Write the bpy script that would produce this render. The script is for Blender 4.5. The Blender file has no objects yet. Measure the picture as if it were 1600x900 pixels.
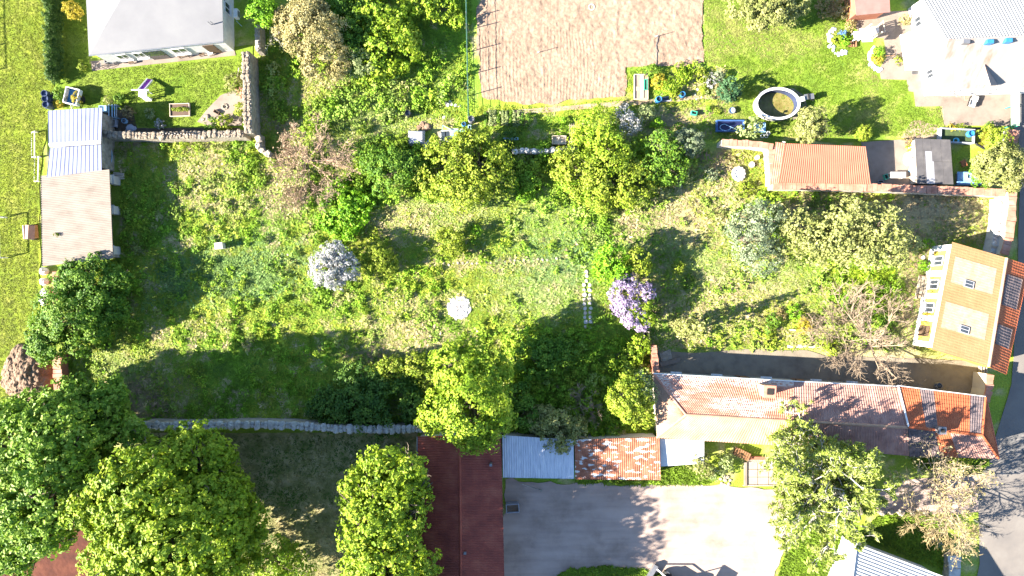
import bpy, math, random
import numpy as np
from mathutils import Vector

# ---------------------------------------------------------------- camera, sky, sun, exposure
SC = bpy.context.scene
HC = 64.0            # drone height (m)
S = 0.06             # metres per photo pixel on the ground
SUN_EL, SUN_AZ = math.radians(27.0), math.radians(15.0)
cam_d = bpy.data.cameras.new('camera'); cam = bpy.data.objects.new('camera', cam_d)
SC.collection.objects.link(cam); SC.camera = cam
cam.location = (0, 0, HC); cam.rotation_euler = (0, 0, 0)
cam_d.lens = 24.0; cam_d.sensor_width = 36.0; cam_d.clip_end = 2000.0; cam_d.clip_start = 0.5
wd = bpy.data.worlds.new('World'); SC.world = wd; wd.use_nodes = True
nt = wd.node_tree; nt.nodes.clear()
sky = nt.nodes.new('ShaderNodeTexSky'); sky.sky_type = 'NISHITA'; sky.sun_disc = False
sky.sun_elevation = SUN_EL; sky.air_density = 1.0; sky.dust_density = 0.1; sky.ozone_density = 3.0
# direction to the sun: (-cos az, -sin az) ; sky rotation is measured clockwise from +Y
sun_dir = Vector((-math.cos(SUN_EL)*math.cos(SUN_AZ), -math.cos(SUN_EL)*math.sin(SUN_AZ), math.sin(SUN_EL)))
sky.sun_rotation = math.atan2(sun_dir.x, sun_dir.y)
bg = nt.nodes.new('ShaderNodeBackground'); bg.inputs['Strength'].default_value = 0.062
ow = nt.nodes.new('ShaderNodeOutputWorld')
nt.links.new(sky.outputs[0], bg.inputs[0]); nt.links.new(bg.outputs[0], ow.inputs[0])
sd = bpy.data.lights.new('sun', 'SUN'); sd.energy = 5.0; sd.angle = math.radians(0.5); sd.color = (1.0, 0.92, 0.79)
sun = bpy.data.objects.new('sun', sd); SC.collection.objects.link(sun)
sun.rotation_euler = (-sun_dir).to_track_quat('-Z', 'Y').to_euler(); sun.location = (-60, -20, 60)
SC.view_settings.view_transform = 'Standard'; SC.view_settings.look = 'None'
SC.view_settings.exposure = 2.75; SC.view_settings.gamma = 1.0; SC.view_settings.use_curve_mapping = False
SC.cycles.max_bounces = 5; SC.cycles.diffuse_bounces = 2; SC.cycles.transparent_max_bounces = 8

# ---------------------------------------------------------------- helpers
random.seed(7); RNG = np.random.default_rng(7)
COL = SC.collection
def W(px, py, h=0.0):                       # a photo pixel at height h -> world point
    k = S*(HC-h)/HC
    return np.array([(px-800.0)*k, (450.0-py)*k, h])
def W2(px, py, h=0.0): return W(px, py, h)[:2]

def mesh_np(name, V, F, smooth=False):
    V = np.asarray(V, dtype=np.float32); F = np.asarray(F, dtype=np.int32)
    me = bpy.data.meshes.new(name); k = F.shape[1]
    me.vertices.add(len(V)); me.vertices.foreach_set('co', V.ravel())
    me.loops.add(F.size); me.loops.foreach_set('vertex_index', F.ravel())
    me.polygons.add(len(F)); me.polygons.foreach_set('loop_start', np.arange(0, F.size, k, dtype=np.int32))
    me.polygons.foreach_set('loop_total', np.full(len(F), k, dtype=np.int32))
    me.update(calc_edges=True)
    me.polygons.foreach_set('use_smooth', np.full(len(F), bool(smooth))); return me
def set_v(me, vals, name='v'):
    a = me.attributes.new(name, 'FLOAT', 'POINT'); a.data.foreach_set('value', np.asarray(vals, dtype=np.float32))
def set_col(me, cols, name='col'):
    a = me.attributes.new(name, 'FLOAT_COLOR', 'POINT')
    c = np.ones((len(cols), 4), dtype=np.float32); c[:, :3] = cols
    a.data.foreach_set('color', c.ravel())

def tag(o, label=None, cat=None, group=None, kind=None):
    if label: o['label'] = label
    if cat: o['category'] = cat
    if group: o['group'] = group
    if kind: o['kind'] = kind
    return o
def thing(name, label, cat, loc, group=None):
    o = bpy.data.objects.new(name, None); COL.objects.link(o); o.location = loc
    o.empty_display_size = 0.3
    return tag(o, label, cat, group)
def link(name, me, mat, parent=None, loc=None):
    o = bpy.data.objects.new(name, me); COL.objects.link(o)
    if mat: me.materials.append(mat)
    if parent is not None: o.parent = parent
    if loc is not None: o.location = loc
    return o
def root_loc(p):
    L = np.zeros(3)
    while p is not None: L += np.array(p.location); p = p.parent
    return L

class MB:                                   # collects faces in world space; build() links ONE mesh object
    def __init__(s): s.v = []; s.f = []
    def add(s, vs, fs):
        b = len(s.v); s.v += [tuple(map(float, p)) for p in vs]; s.f += [tuple(i+b for i in f) for f in fs]; return s
    def box(s, cx, cy, z0, z1, lx, ly, a=0.0):
        c, n = math.cos(a), math.sin(a); vs = []
        for z in (z0, z1):
            for dx, dy in ((-.5, -.5), (.5, -.5), (.5, .5), (-.5, .5)):
                vs.append((cx+dx*lx*c-dy*ly*n, cy+dx*lx*n+dy*ly*c, z))
        return s.add(vs, [(3, 2, 1, 0), (4, 5, 6, 7), (0, 1, 5, 4), (1, 2, 6, 5), (2, 3, 7, 6), (3, 0, 4, 7)])
    def prism(s, poly, z0, z1):
        n = len(poly); vs = [(p[0], p[1], z0) for p in poly]+[(p[0], p[1], z1) for p in poly]
        ar = sum(poly[i][0]*poly[(i+1) % n][1]-poly[(i+1) % n][0]*poly[i][1] for i in range(n))
        fs = [tuple(range(n-1, -1, -1)), tuple(range(n, 2*n))]+[(i, (i+1) % n, n+(i+1) % n, n+i) for i in range(n)]
        if ar < 0: fs = [tuple(reversed(f)) for f in fs]
        return s.add(vs, fs)
    def tube(s, p0, p1, r0, r1=None, n=5):
        r1 = r0 if r1 is None else r1
        p0 = Vector(p0); p1 = Vector(p1); d = (p1-p0)
        if d.length < 1e-6: return s
        d.normalize(); u = d.orthogonal().normalized(); w = d.cross(u); vs = []
        for p, r in ((p0, r0), (p1, r1)):
            for i in range(n):
                a = 2*math.pi*i/n; vs.append(p+u*(r*math.cos(a))+w*(r*math.sin(a)))
        return s.add(vs, [(i, (i+1) % n, n+(i+1) % n, n+i) for i in range(n)]+[tuple(range(n-1, -1, -1)), tuple(range(n, 2*n))])
    def path(s, pts, r, n=5):
        for a, b in zip(pts[:-1], pts[1:]): s.tube(a, b, r, r, n)
        return s
    def lathe(s, cx, cy, prof, n=16, sx=1.0, sy=1.0):
        vs = []; m = len(prof)
        for r, z in prof:
            for i in range(n):
                a = 2*math.pi*i/n; vs.append((cx+sx*r*math.cos(a), cy+sy*r*math.sin(a), z))
        fs = [(j*n+i, j*n+(i+1) % n, (j+1)*n+(i+1) % n, (j+1)*n+i) for j in range(m-1) for i in range(n)]
        fs += [tuple(range(n-1, -1, -1)), tuple(range((m-1)*n, m*n))]
        return s.add(vs, fs)
    def slab(s, q, t):                      # planar polygon q (3D) thickened by t downwards
        n = len(q); q = [np.array(p, float) for p in q]
        nr = np.cross(q[1]-q[0], q[-1]-q[0]); nr = nr/np.linalg.norm(nr)
        if nr[2] < 0: q = q[::-1]; nr = -nr
        vs = [tuple(p) for p in q]+[tuple(p-nr*t) for p in q]
        return s.add(vs, [tuple(range(n)), tuple(range(2*n-1, n-1, -1))]+[(i, n+i, n+(i+1) % n, (i+1) % n) for i in range(n)])
    def rock(s, cx, cy, z, r, fl=0.6, rng=random):
        n = 7; vs = []
        a0 = rng.random()*6
        for zz, k in ((0, .8), (.5, 1.0), (1.0, .6)):
            for i in range(n):
                a = a0+2*math.pi*i/n; q = r*k*rng.uniform(.78, 1.15)
                vs.append((cx+q*math.cos(a), cy+q*math.sin(a), z+zz*r*fl*rng.uniform(.85, 1.1)))
        return s.add(vs, [(j*n+i, j*n+(i+1) % n, (j+1)*n+(i+1) % n, (j+1)*n+i) for j in range(2) for i in range(n)]+[tuple(range(n-1, -1, -1)), tuple(range(2*n, 3*n))])
    def build(s, name, mat, parent=None, loc=None, smooth=False):
        L = root_loc(parent) if parent is not None else (np.array(loc) if loc is not None else np.zeros(3))
        me = bpy.data.meshes.new(name)
        me.from_pydata([(x-L[0], y-L[1], z-L[2]) for x, y, z in s.v], [], s.f); me.update()
        if smooth: me.polygons.foreach_set('use_smooth', np.ones(len(me.polygons), dtype=bool))
        return link(name, me, mat, parent, None if parent is not None else tuple(L))

# value noise -----------------------------------------------------------------
_H = RNG.random((256, 256))
def vnoise(x, y, sc=1.0, o=0):
    x = np.asarray(x)/sc+17.3*o+1000; y = np.asarray(y)/sc-9.1*o+1000
    xi = np.floor(x).astype(int); yi = np.floor(y).astype(int); fx = x-xi; fy = y-yi
    fx = fx*fx*(3-2*fx); fy = fy*fy*(3-2*fy); g = lambda a, b: _H[a & 255, b & 255]
    return (g(xi, yi)*(1-fx)+g(xi+1, yi)*fx)*(1-fy)+(g(xi, yi+1)*(1-fx)+g(xi+1, yi+1)*fx)*fy
def fnoise(x, y, sc=1.0, o=0, oct=3):
    t = 0; a = 1.0; n = 0
    for i in range(oct): t = t+a*vnoise(x, y, sc/2**i, o+i*3); n += a; a *= .55
    return t/n
def inpoly(x, y, poly):
    x = np.asarray(x); y = np.asarray(y); r = np.zeros(x.shape, bool); n = len(poly)
    for i in range(n):
        x0, y0 = poly[i]; x1, y1 = poly[(i+1) % n]
        if y0 == y1: continue
        c = ((y0 > y) != (y1 > y)) & (x < (x1-x0)*(y-y0)/(y1-y0)+x0); r ^= c
    return r

# materials -------------------------------------------------------------------
MATS = {}
def M(name, cols, scale=1.0, rough=.85, bump=0.0, bscale=None, metallic=0.0, stretch=(1, 1, 1), trans=0.0, attr=None,
      detail=6.0, lo=.3, hi=.7, spec=.3, extra=None):
    if name in MATS: return MATS[name]
    m = bpy.data.materials.new(name); m.use_nodes = True; t = m.node_tree; N = t.nodes; Lk = t.links; N.clear()
    out = N.new('ShaderNodeOutputMaterial'); b = N.new('ShaderNodeBsdfPrincipled')
    b.inputs['Roughness'].default_value = rough; b.inputs['Metallic'].default_value = metallic
    b.inputs['Specular IOR Level'].default_value = spec
    geo = N.new('ShaderNodeNewGeometry'); mp = N.new('ShaderNodeMapping'); mp.inputs['Scale'].default_value = stretch
    Lk.new(geo.outputs['Position'], mp.inputs['Vector'])
    no = N.new('ShaderNodeTexNoise'); no.inputs['Scale'].default_value = scale; no.inputs['Detail'].default_value = detail
    no.inputs['Roughness'].default_value = .62
    Lk.new(mp.outputs[0], no.inputs['Vector'])
    if attr == 'col':
        a = N.new('ShaderNodeAttribute'); a.attribute_name = 'col'
        hs = N.new('ShaderNodeMixRGB'); hs.blend_type = 'MULTIPLY'; hs.inputs[0].default_value = 1.0
        rp = N.new('ShaderNodeValToRGB'); rp.color_ramp.elements[0].color = (.72, .72, .72, 1); rp.color_ramp.elements[1].color = (1.25, 1.25, 1.25, 1)
        rp.color_ramp.elements[0].position = .3; rp.color_ramp.elements[1].position = .7
        Lk.new(no.outputs[0], rp.inputs[0]); Lk.new(a.outputs['Color'], hs.inputs[1]); Lk.new(rp.outputs[0], hs.inputs[2])
        csock = hs.outputs[0]
    else:
        rp = N.new('ShaderNodeValToRGB'); els = rp.color_ramp.elements
        n = len(cols)
        while len(els) < n: els.new(.5)
        for i, c in enumerate(cols):
            els[i].position = lo+(hi-lo)*i/max(1, n-1) if attr != 'v' else i/max(1, n-1)
            els[i].color = (*c, 1)
        if attr == 'v':
            a = N.new('ShaderNodeAttribute'); a.attribute_name = 'v'; Lk.new(a.outputs['Fac'], rp.inputs[0])
        else: Lk.new(no.outputs[0], rp.inputs[0])
        csock = rp.outputs[0]
    if extra: csock = extra(N, Lk, mp, csock)
    Lk.new(csock, b.inputs['Base Color'])
    if bump:
        n2 = N.new('ShaderNodeTexNoise'); n2.inputs['Scale'].default_value = bscale or scale*4; n2.inputs['Detail'].default_value = 5
        Lk.new(mp.outputs[0], n2.inputs['Vector'])
        bp = N.new('ShaderNodeBump'); bp.inputs['Strength'].default_value = 1.0; bp.inputs['Distance'].default_value = bump
        Lk.new(n2.outputs[0], bp.inputs['Height']); Lk.new(bp.outputs[0], b.inputs['Normal'])
    if trans:
        tr = N.new('ShaderNodeBsdfTranslucent'); mx = N.new('ShaderNodeMixShader'); mx.inputs[0].default_value = trans
        Lk.new(csock, tr.inputs['Color']); Lk.new(b.outputs[0], mx.inputs[1]); Lk.new(tr.outputs[0], mx.inputs[2])
        Lk.new(mx.outputs[0], out.inputs['Surface'])
    else: Lk.new(b.outputs[0], out.inputs['Surface'])
    MATS[name] = m; return m
def plain(name, c, rough=.6, metallic=0.0, v=.15, scale=3.0):
    lo = tuple(x*(1-v) for x in c); hi = tuple(min(1, x*(1+v)) for x in c)
    return M(name, [lo, hi], scale, rough, metallic=metallic)

# sheets ------------------------------------------------------------------------
def rough_poly(poly, step=1.0, amp=.12, o=0):
    out = []; n = len(poly)
    for i in range(n):
        a = np.array(poly[i]); b = np.array(poly[(i+1) % n]); L = np.linalg.norm(b-a); k = max(1, int(L/step))
        d = (b-a)/max(L, 1e-6); nr = np.array([-d[1], d[0]])
        for j in range(k):
            p = a+(b-a)*j/k; w = amp*2*(fnoise(p[0], p[1], 1.3, o)-.5) if amp else 0
            out.append(p+nr*w*2)
    return out
def sheet(name, pxpoly, z, mat, amp=.12, kind='structure', t=0.0):
    poly = rough_poly([W2(*p) for p in pxpoly], .6 if amp else 50, amp)
    mb = MB()
    if t: mb.prism(poly, z-t, z)
    else:
        ar = sum(poly[i][0]*poly[(i+1) % len(poly)][1]-poly[(i+1) % len(poly)][0]*poly[i][1] for i in range(len(poly)))
        idx = tuple(range(len(poly))); mb.add([(p[0], p[1], z) for p in poly], [idx if ar > 0 else idx[::-1]])
    c = np.mean(poly, axis=0); o = mb.build(name, mat, loc=(c[0], c[1], 0)); return tag(o, kind=kind)

# tufts -------------------------------------------------------------------------
def tufts(name, label, cat, polys, dens, size, colf, mat, kind='stuff', holes=(), blades=3, hgt=.6, seed=1, z=0.0, mask=None, wid=.34):
    rng = np.random.default_rng(seed); P = []
    for poly in polys:
        q = np.array([W2(*p) for p in poly]); lo = q.min(0); hi = q.max(0)
        n = int(dens*(hi[0]-lo[0])*(hi[1]-lo[1])); x = rng.uniform(lo[0], hi[0], n); y = rng.uniform(lo[1], hi[1], n)
        k = inpoly(x, y, q)
        for h in holes: k &= ~inpoly(x, y, np.array([W2(*p) for p in h]))
        if mask is not None: k &= rng.random(n) < mask(x, y)
        P.append(np.stack([x[k], y[k]], 1))
    P = np.concatenate(P); n = len(P); B = blades
    a = rng.uniform(0, 6.283, (n, B)); s = size*rng.uniform(.55, 1.3, (n, 1))*rng.uniform(.7, 1.2, (n, B))
    lean = rng.uniform(.5, 1.0, (n, B)); cx = P[:, 0:1]+rng.normal(0, .05, (n, B)); cy = P[:, 1:2]+rng.normal(0, .05, (n, B))
    dx, dy = np.cos(a), np.sin(a); w = s*wid*.5
    V = np.zeros((n, B, 3, 3)); V[:, :, 0, 0] = cx-dy*w; V[:, :, 0, 1] = cy+dx*w; V[:, :, 1, 0] = cx+dy*w; V[:, :, 1, 1] = cy-dx*w
    V[:, :, :2, 2] = z+rng.uniform(0, .25, (n, B, 1))*s[:, :, None]*hgt
    V[:, :, 2, 0] = cx+dx*s*lean; V[:, :, 2, 1] = cy+dy*s*lean; V[:, :, 2, 2] = z+s*hgt*(1.25-lean*.8)
    V = V.reshape(-1, 3); c0 = P.mean(0); V[:, 0] -= c0[0]; V[:, 1] -= c0[1]
    F = np.arange(len(V)).reshape(-1, 3); me = mesh_np(name, V, F)
    cols = colf(P[:, 0], P[:, 1], rng); cols = np.repeat(cols[:, None, :], B, 1)*rng.uniform(.8, 1.2, (n, B, 1))
    set_col(me, np.repeat(cols.reshape(-1, 3), 3, 0))
    o = link(name, me, mat, loc=(c0[0], c0[1], 0)); return tag(o, label, cat, kind=kind)

# foliage ------------------------------------------------------------------------
def unit(v): return v/np.maximum(np.linalg.norm(v, axis=-1, keepdims=True), 1e-9)
def foliage(lobes, ls=.28, cover=2.4, rng=None, clump=.26, zmin=-.55, fuzz=.35, flat=.3, rough=.12, stringy=None):
    """lobes: (x,y,z,rx,ry,rz). Returns leaf quads V,F and a value per vertex."""
    rng = rng or RNG; VV = []; vv = []
    for (lx, ly, lz, rx, ry, rz) in lobes:
        R = (rx+ry+rz)/3; area = 4*math.pi*R*R*(1-zmin)/2*1.15
        rc = max(clump*R, ls*1.2); nc = max(6, int(area/(math.pi*rc*rc)*1.5)); nl = max(8, int(cover*area/(.55*ls*ls)/nc))
        d = unit(rng.normal(size=(nc*3, 3))); d = d[d[:, 2] > zmin][:nc]; nc = len(d)
        rad = rng.uniform(.62, 1.0+rough, nc)
        C = np.array([lx, ly, lz])+d*np.array([rx, ry, rz])*rad[:, None]
        cs = rc*rng.uniform(.6, 1.3, nc); cv = rng.uniform(-.36, .36, nc)
        e = unit(unit(rng.normal(size=(nc, nl, 3)))+.5*d[:, None, :]+np.array([0, 0, flat]))
        P = C[:, None, :]+e*(cs[:, None]*rng.uniform(.45, 1.05, (nc, nl)))[:, :, None]
        nrm = unit(e*.7+d[:, None, :]*.5+rng.normal(size=(nc, nl, 3))*fuzz+np.array([0, 0, flat]))
        P = P.reshape(-1, 3); nrm = nrm.reshape(-1, 3); n = len(P)
        u = unit(np.cross(nrm, rng.normal(size=(n, 3)))); w = np.cross(nrm, u)
        s = ls*rng.uniform(.6, 1.25, n)[:, None]; ww = .36
        if stringy is not None: u = unit(u*.5+np.array(stringy)); w = unit(np.cross(nrm, u)); ww = .16
        q = np.stack([P-u*s*.5, P+w*s*ww, P+u*s*.5, P-w*s*ww], 1)
        q[:, 1::2] += nrm[:, None, :]*(s*.12)[:, None, :]
        VV.append(q.reshape(-1, 3)); val = np.clip(.5+np.repeat(cv, nl)+rng.normal(0, .2, n), 0, 1); vv.append(np.repeat(val, 4))
    V = np.concatenate(VV); V[:, 2] = np.maximum(V[:, 2], .03)
    return V, np.arange(len(V)).reshape(-1, 4), np.concatenate(vv)
def leaf_obj(name, lobes, mat, parent, **kw):
    V, F, vals = foliage(lobes, **kw); L = root_loc(parent); me = mesh_np(name, V-L, F); set_v(me, vals)
    return link(name, me, mat, parent)

def ground_cover(name, label, cat, poly, n, rr, hh, colf, mat, ls=.2, seed=1, mask=None, cover=1.1, z=0.0, holes=()):
    rng = np.random.default_rng(seed); q = np.array([W2(*p) for p in poly]); lo, hi = q.min(0), q.max(0)
    x = rng.uniform(lo[0], hi[0], n*4); y = rng.uniform(lo[1], hi[1], n*4); k = inpoly(x, y, q)
    for h in holes: k &= ~inpoly(x, y, np.array([W2(*p) for p in h]))
    if mask is not None: k &= rng.random(n*4) < mask(x, y)
    x = x[k][:n]; y = y[k][:n]; VV = []; CC = []; cols = colf(x, y, rng)
    for i in range(len(x)):
        r_ = rng.uniform(*rr); h_ = rng.uniform(*hh)
        V, F, v = foliage([(x[i], y[i], z+h_*.4, r_, r_*rng.uniform(.7, 1.3), h_*.6)], ls=ls, cover=cover, rng=rng, clump=.4, zmin=-.1, fuzz=.7)
        VV.append(V); CC.append(cols[i][None]*(.7+.6*v[:, None]))
    V = np.concatenate(VV); c0 = np.array([x.mean(), y.mean(), 0]); me = mesh_np(name, V-c0, np.arange(len(V)).reshape(-1, 4)); set_col(me, np.concatenate(CC))
    return tag(link(name, me, mat, loc=tuple(c0)), label, cat, kind='stuff')

def branches(mb, base, tip, r, rng, depth=3, n=4, spread=.7, upb=.2, lenk=.62, tips=None, sag=0.0):
    """recursive limbs; adds tapered tubes"""
    base = np.array(base, float); tip = np.array(tip, float); L = np.linalg.norm(tip-base)
    if L < .05: return
    mid = (base+tip)/2+rng.normal(0, .07*L, 3); mid[2] = max(mid[2], .05)
    r = max(r, .016)
    k = 5 if depth >= 3 else (4 if depth == 2 else 3)
    mb.tube(base, mid, r, r*.75, k); mb.tube(mid, tip, r*.75, r*.42, k)
    if tips is not None: tips.append(tip)
    if depth == 0: return
    d = (tip-base)/L
    for i in range(n):
        t = rng.uniform(.35, 1.0); p = base+(mid-base)*min(1, 2*t) if t < .5 else mid+(tip-mid)*(2*t-1)
        nd = unit(d+rng.normal(size=3)*spread+np.array([0, 0, upb-sag])); l = L*lenk*rng.uniform(.6, 1.15)
        e = p+nd*l; e[2] = max(e[2], .1)
        branches(mb, p, e, r*.42, rng, depth-1, n, spread, upb, lenk, tips, sag)

def tree(name, label, cat, lobes_px, mat, bark, ls=.28, cover=2.2, base=None, seed=None, group=None, trunk_r=None, clump=.26,
         part='crown', twigs=0, **kw):
    """lobes_px: (px,py,r_px,zc[,rz]) of each crown lobe as the photo shows it, zc its height in metres"""
    rng = np.random.default_rng(seed if seed is not None else abs(hash(label)) % 99991 if False else len(label)*131+int(lobes_px[0][0]*7+lobes_px[0][1]*13))
    lobes = []
    for l in lobes_px:
        px, py, rp, zc = l[:4]; r = rp*S*(HC-zc)/HC; rz = l[4] if len(l) > 4 else min(r*.85, zc*.8)
        p = W(px, py, zc); lobes.append((p[0], p[1], zc, r*rng.uniform(.92, 1.06), r*rng.uniform(.92, 1.06), rz))
    for (x, y, z, rx, ry, rz) in list(lobes):      # smaller lobes that break the outline
        if rx > 1.1:
            for k in range(5 if rx > 2 else 3):
                an = rng.uniform(0, 6.283); q = rng.uniform(.75, 1.08); f = rng.uniform(.22, .42)
                lobes.append((x+rx*q*math.cos(an), y+ry*q*math.sin(an), max(.5, z+rng.uniform(-.45, .35)*rz), rx*f, rx*f, min(rz, rx)*f*1.1))
    big = max(lobes, key=lambda q: q[3])
    b = W(*base) if base else np.array([big[0], big[1], 0.0]); b[2] = 0
    t = thing(name, label, cat, tuple(b), group)
    H = big[2]; tr = trunk_r or max(.04, H*.028)
    mb = MB(); top = np.array([big[0], big[1], big[2]+big[5]*.3])
    mid = np.array([b[0]*.8+top[0]*.2+rng.normal(0, .05*H*.3), b[1]*.8+top[1]*.2, top[2]*.35])
    mb.tube(b-np.array([0, 0, .1]), mid, tr*1.25, tr*.9, 8); mb.tube(mid, top, tr*.9, tr*.3, 7)
    for (x, y, z, rx, ry, rz) in lobes:
        for k in range(3 if H > 2 else 1):
            e = np.array([x, y, z])+unit(rng.normal(size=3)+np.array([0, 0, .1]))*np.array([rx, ry, rz])*.55
            branches(mb, mid+(top-mid)*rng.uniform(0, .6), e, tr*.45, rng, 2 if H > 2 else 1, 3, .5, lenk=.22)
    mb.build('trunk' if H > 1.6 else 'stem', bark, t)
    leaf_obj(part, lobes, mat, t, ls=ls, cover=cover, rng=rng, clump=clump, **kw)
    return t

# ================================================================ GROUND
C_FRESH = np.array([.145, .245, .022]); C_YEL = np.array([.255, .295, .030]); C_DRY = np.array([.40, .325, .18])
C_BLUE = np.array([.15, .245, .085]); C_SOIL = np.array([.26, .185, .12]); C_DARK = np.array([.075, .13, .02])
C_PALE = np.array([.27, .315, .11]); C_LIME = np.array([.165, .30, .018])
PAL = dict(fresh=C_FRESH, yel=C_YEL, dry=C_DRY, blue=C_BLUE, soil=C_SOIL, dark=C_DARK, pale=C_PALE, lime=C_LIME)
PATCH = [  # px, py, rx, ry, kind: where the photo shows that kind of growth
 (270, 440, 25, 34, 'blue'), (370, 430, 95, 45, 'blue'), (460, 400, 40, 25, 'blue'), (850, 455, 85, 40, 'pale'), (880, 400, 90, 45, 'blue'),
 (930, 420, 26, 70, 'fresh'), (540, 330, 42, 28, 'lime'), (900, 330, 55, 40, 'lime'), (860, 340, 60, 30, 'pale'), (720, 320, 90, 40, 'pale'),
 (340, 320, 50, 14, 'dry'), (330, 260, 40, 30, 'dry'), (440, 300, 30, 40, 'dry'), (640, 530, 70, 30, 'dry'), (590, 560, 40, 20, 'soil'),
 (760, 410, 100, 8, 'dry'), (660, 470, 70, 12, 'dry'), (700, 440, 60, 30, 'yel'), (480, 470, 80, 40, 'fresh'), (350, 490, 110, 30, 'yel'),
 (200, 540, 60, 25, 'yel'), (180, 560, 50, 30, 'pale'), (250, 530, 20, 26, 'dry'), (420, 510, 130, 12, 'yel'), (1060, 320, 70, 50, 'dry'),
 (1080, 350, 40, 40, 'soil'), (1130, 300, 40, 40, 'dry'), (1100, 400, 80, 40, 'pale'), (1150, 480, 120, 50, 'dry'), (1230, 440, 70, 30, 'pale'),
 (1340, 440, 70, 40, 'lime'), (1330, 470, 60, 25, 'lime'), (1240, 500, 60, 40, 'yel'), (1420, 330, 140, 50, 'soil'), (1420, 460, 30, 90, 'soil'), (1430, 410, 40, 40, 'soil'),
 (1390, 560, 130, 20, 'dry'), (1240, 530, 70, 14, 'dry'), (1480, 330, 100, 40, 'dry'), (1120, 255, 80, 22, 'soil'), (1170, 280, 30, 30, 'yel'), (1080, 530, 50, 20, 'dry'),
 (980, 520, 50, 60, 'fresh'), (230, 620, 60, 40, 'soil'),
 (600, 150, 70, 60, 'pale'), (560, 190, 60, 30, 'pale'), (670, 120, 60, 40, 'fresh'), (520, 120, 30, 30, 'dry'), (690, 145, 20, 14, 'yel'),
 (430, 200, 30, 20, 'soil'), (215, 235, 25, 14, 'soil'), (560, 400, 80, 40, 'yel'), (620, 350, 70, 30, 'dry'),
 (230, 470, 10, 20, 'blue'), (1000, 430, 40, 60, 'soil'), (1010, 400, 35, 25, 'fresh'),
 (1100, 180, 60, 26, 'soil'), (1060, 190, 60, 20, 'soil'), (990, 155, 160, 8, 'yel'), (850, 175, 120, 10, 'yel'), (690, 165, 40, 14, 'fresh')]
def patch_w(x, y):
    px = np.asarray(x)/S+800; py = 450-np.asarray(y)/S
    jx = (fnoise(x, y, 1.6, 31)-.5)*46; jy = (fnoise(x, y, 1.6, 47)-.5)*46
    W_ = {k: np.zeros(np.shape(px)) for k in PAL}
    for (cx, cy, rx, ry, k) in PATCH:
        d = ((px+jx-cx)/rx)**2+((py+jy-cy)/ry)**2; W_[k] = np.maximum(W_[k], 1.15*np.exp(-d*1.3))
    return W_
def meadow_col(x, y, rng=None):
    x = np.asarray(x); W_ = patch_w(x, y); n1 = fnoise(x, y, 2.2, 3); n2 = fnoise(x, y, 1.1, 11); n3 = fnoise(x, y, 5.0, 21)
    W_['fresh'] = W_['fresh']+.42*np.clip(1.3-2*np.abs(n1-.42), 0, 1); W_['yel'] = W_['yel']+.55*np.clip((n3-.3)*2.5, 0, 1.2)
    W_['dry'] = W_['dry']+.85*np.clip((n2-.56)*5, 0, 1.1); W_['dark'] = W_['dark']+.3*np.clip((.35-n2)*6, 0, 1); W_['lime'] = W_['lime']+.35*np.clip((n1-.55)*5, 0, 1)
    out = np.zeros(x.shape+(3,)); tot = np.zeros(x.shape)
    for k, c in PAL.items():
        w = W_[k]**1.7
        if rng is not None: w = w*rng.exponential(1.0, x.shape)**2.2
        out += w[..., None]*c; tot += w
    return 1.12*out/np.maximum(tot, 1e-6)[..., None]

M_GR = M('rough_meadow', [(0, 0, 0)]*2, 6.0, .95, attr='col', bump=.05, bscale=9)
M_TUFT = M('grass_blades', [(0, 0, 0)]*2, .8, .7, attr='col', trans=.3, spec=.2)
M_FAR = M('far_ground', [(.07, .13, .02), (.13, .17, .03), (.2, .17, .08)], .35, .95, bump=.05)
g = MB().add([(-400, -400, -.02), (400, -400, -.02), (400, 400, -.02), (-400, 400, -.02)], [(0, 1, 2, 3)]).build('ground', M_FAR, loc=(0, 0, 0)); tag(g, kind='structure')

def grid_ground(name, px0, py0, px1, py1, step, zf, colf, mat, z=0.0, poly=None):
    x0, y1 = W2(px0, py0); x1, y0 = W2(px1, py1); nx = int((x1-x0)/step)+1; ny = int((y1-y0)/step)+1
    X, Y = np.meshgrid(np.linspace(x0, x1, nx), np.linspace(y0, y1, ny)); Z = z+zf(X, Y)
    V = np.stack([X, Y, Z], -1).reshape(-1, 3); c0 = np.array([(x0+x1)/2, (y0+y1)/2, 0])
    i = np.arange(ny-1)[:, None]*nx+np.arange(nx-1)[None]; F = np.stack([i, i+1, i+nx+1, i+nx], -1).reshape(-1, 4)
    if poly is not None:
        cx = V[F].mean(1); k = inpoly(cx[:, 0], cx[:, 1], np.array(rough_poly([W2(*p) for p in poly], .4, .22))); F = F[k]
    me = mesh_np(name, V-c0, F, True); set_col(me, colf(X, Y).reshape(-1, 3))
    return tag(link(name, me, mat, loc=tuple(c0)), kind='structure')
grid_ground('meadow', 60, -30, 1640, 930, .3, lambda x, y: (.05*fnoise(x, y, 1.5, 5)-.02), lambda x, y: meadow_col(x, y)*.85, M_GR, z=0.0)

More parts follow.
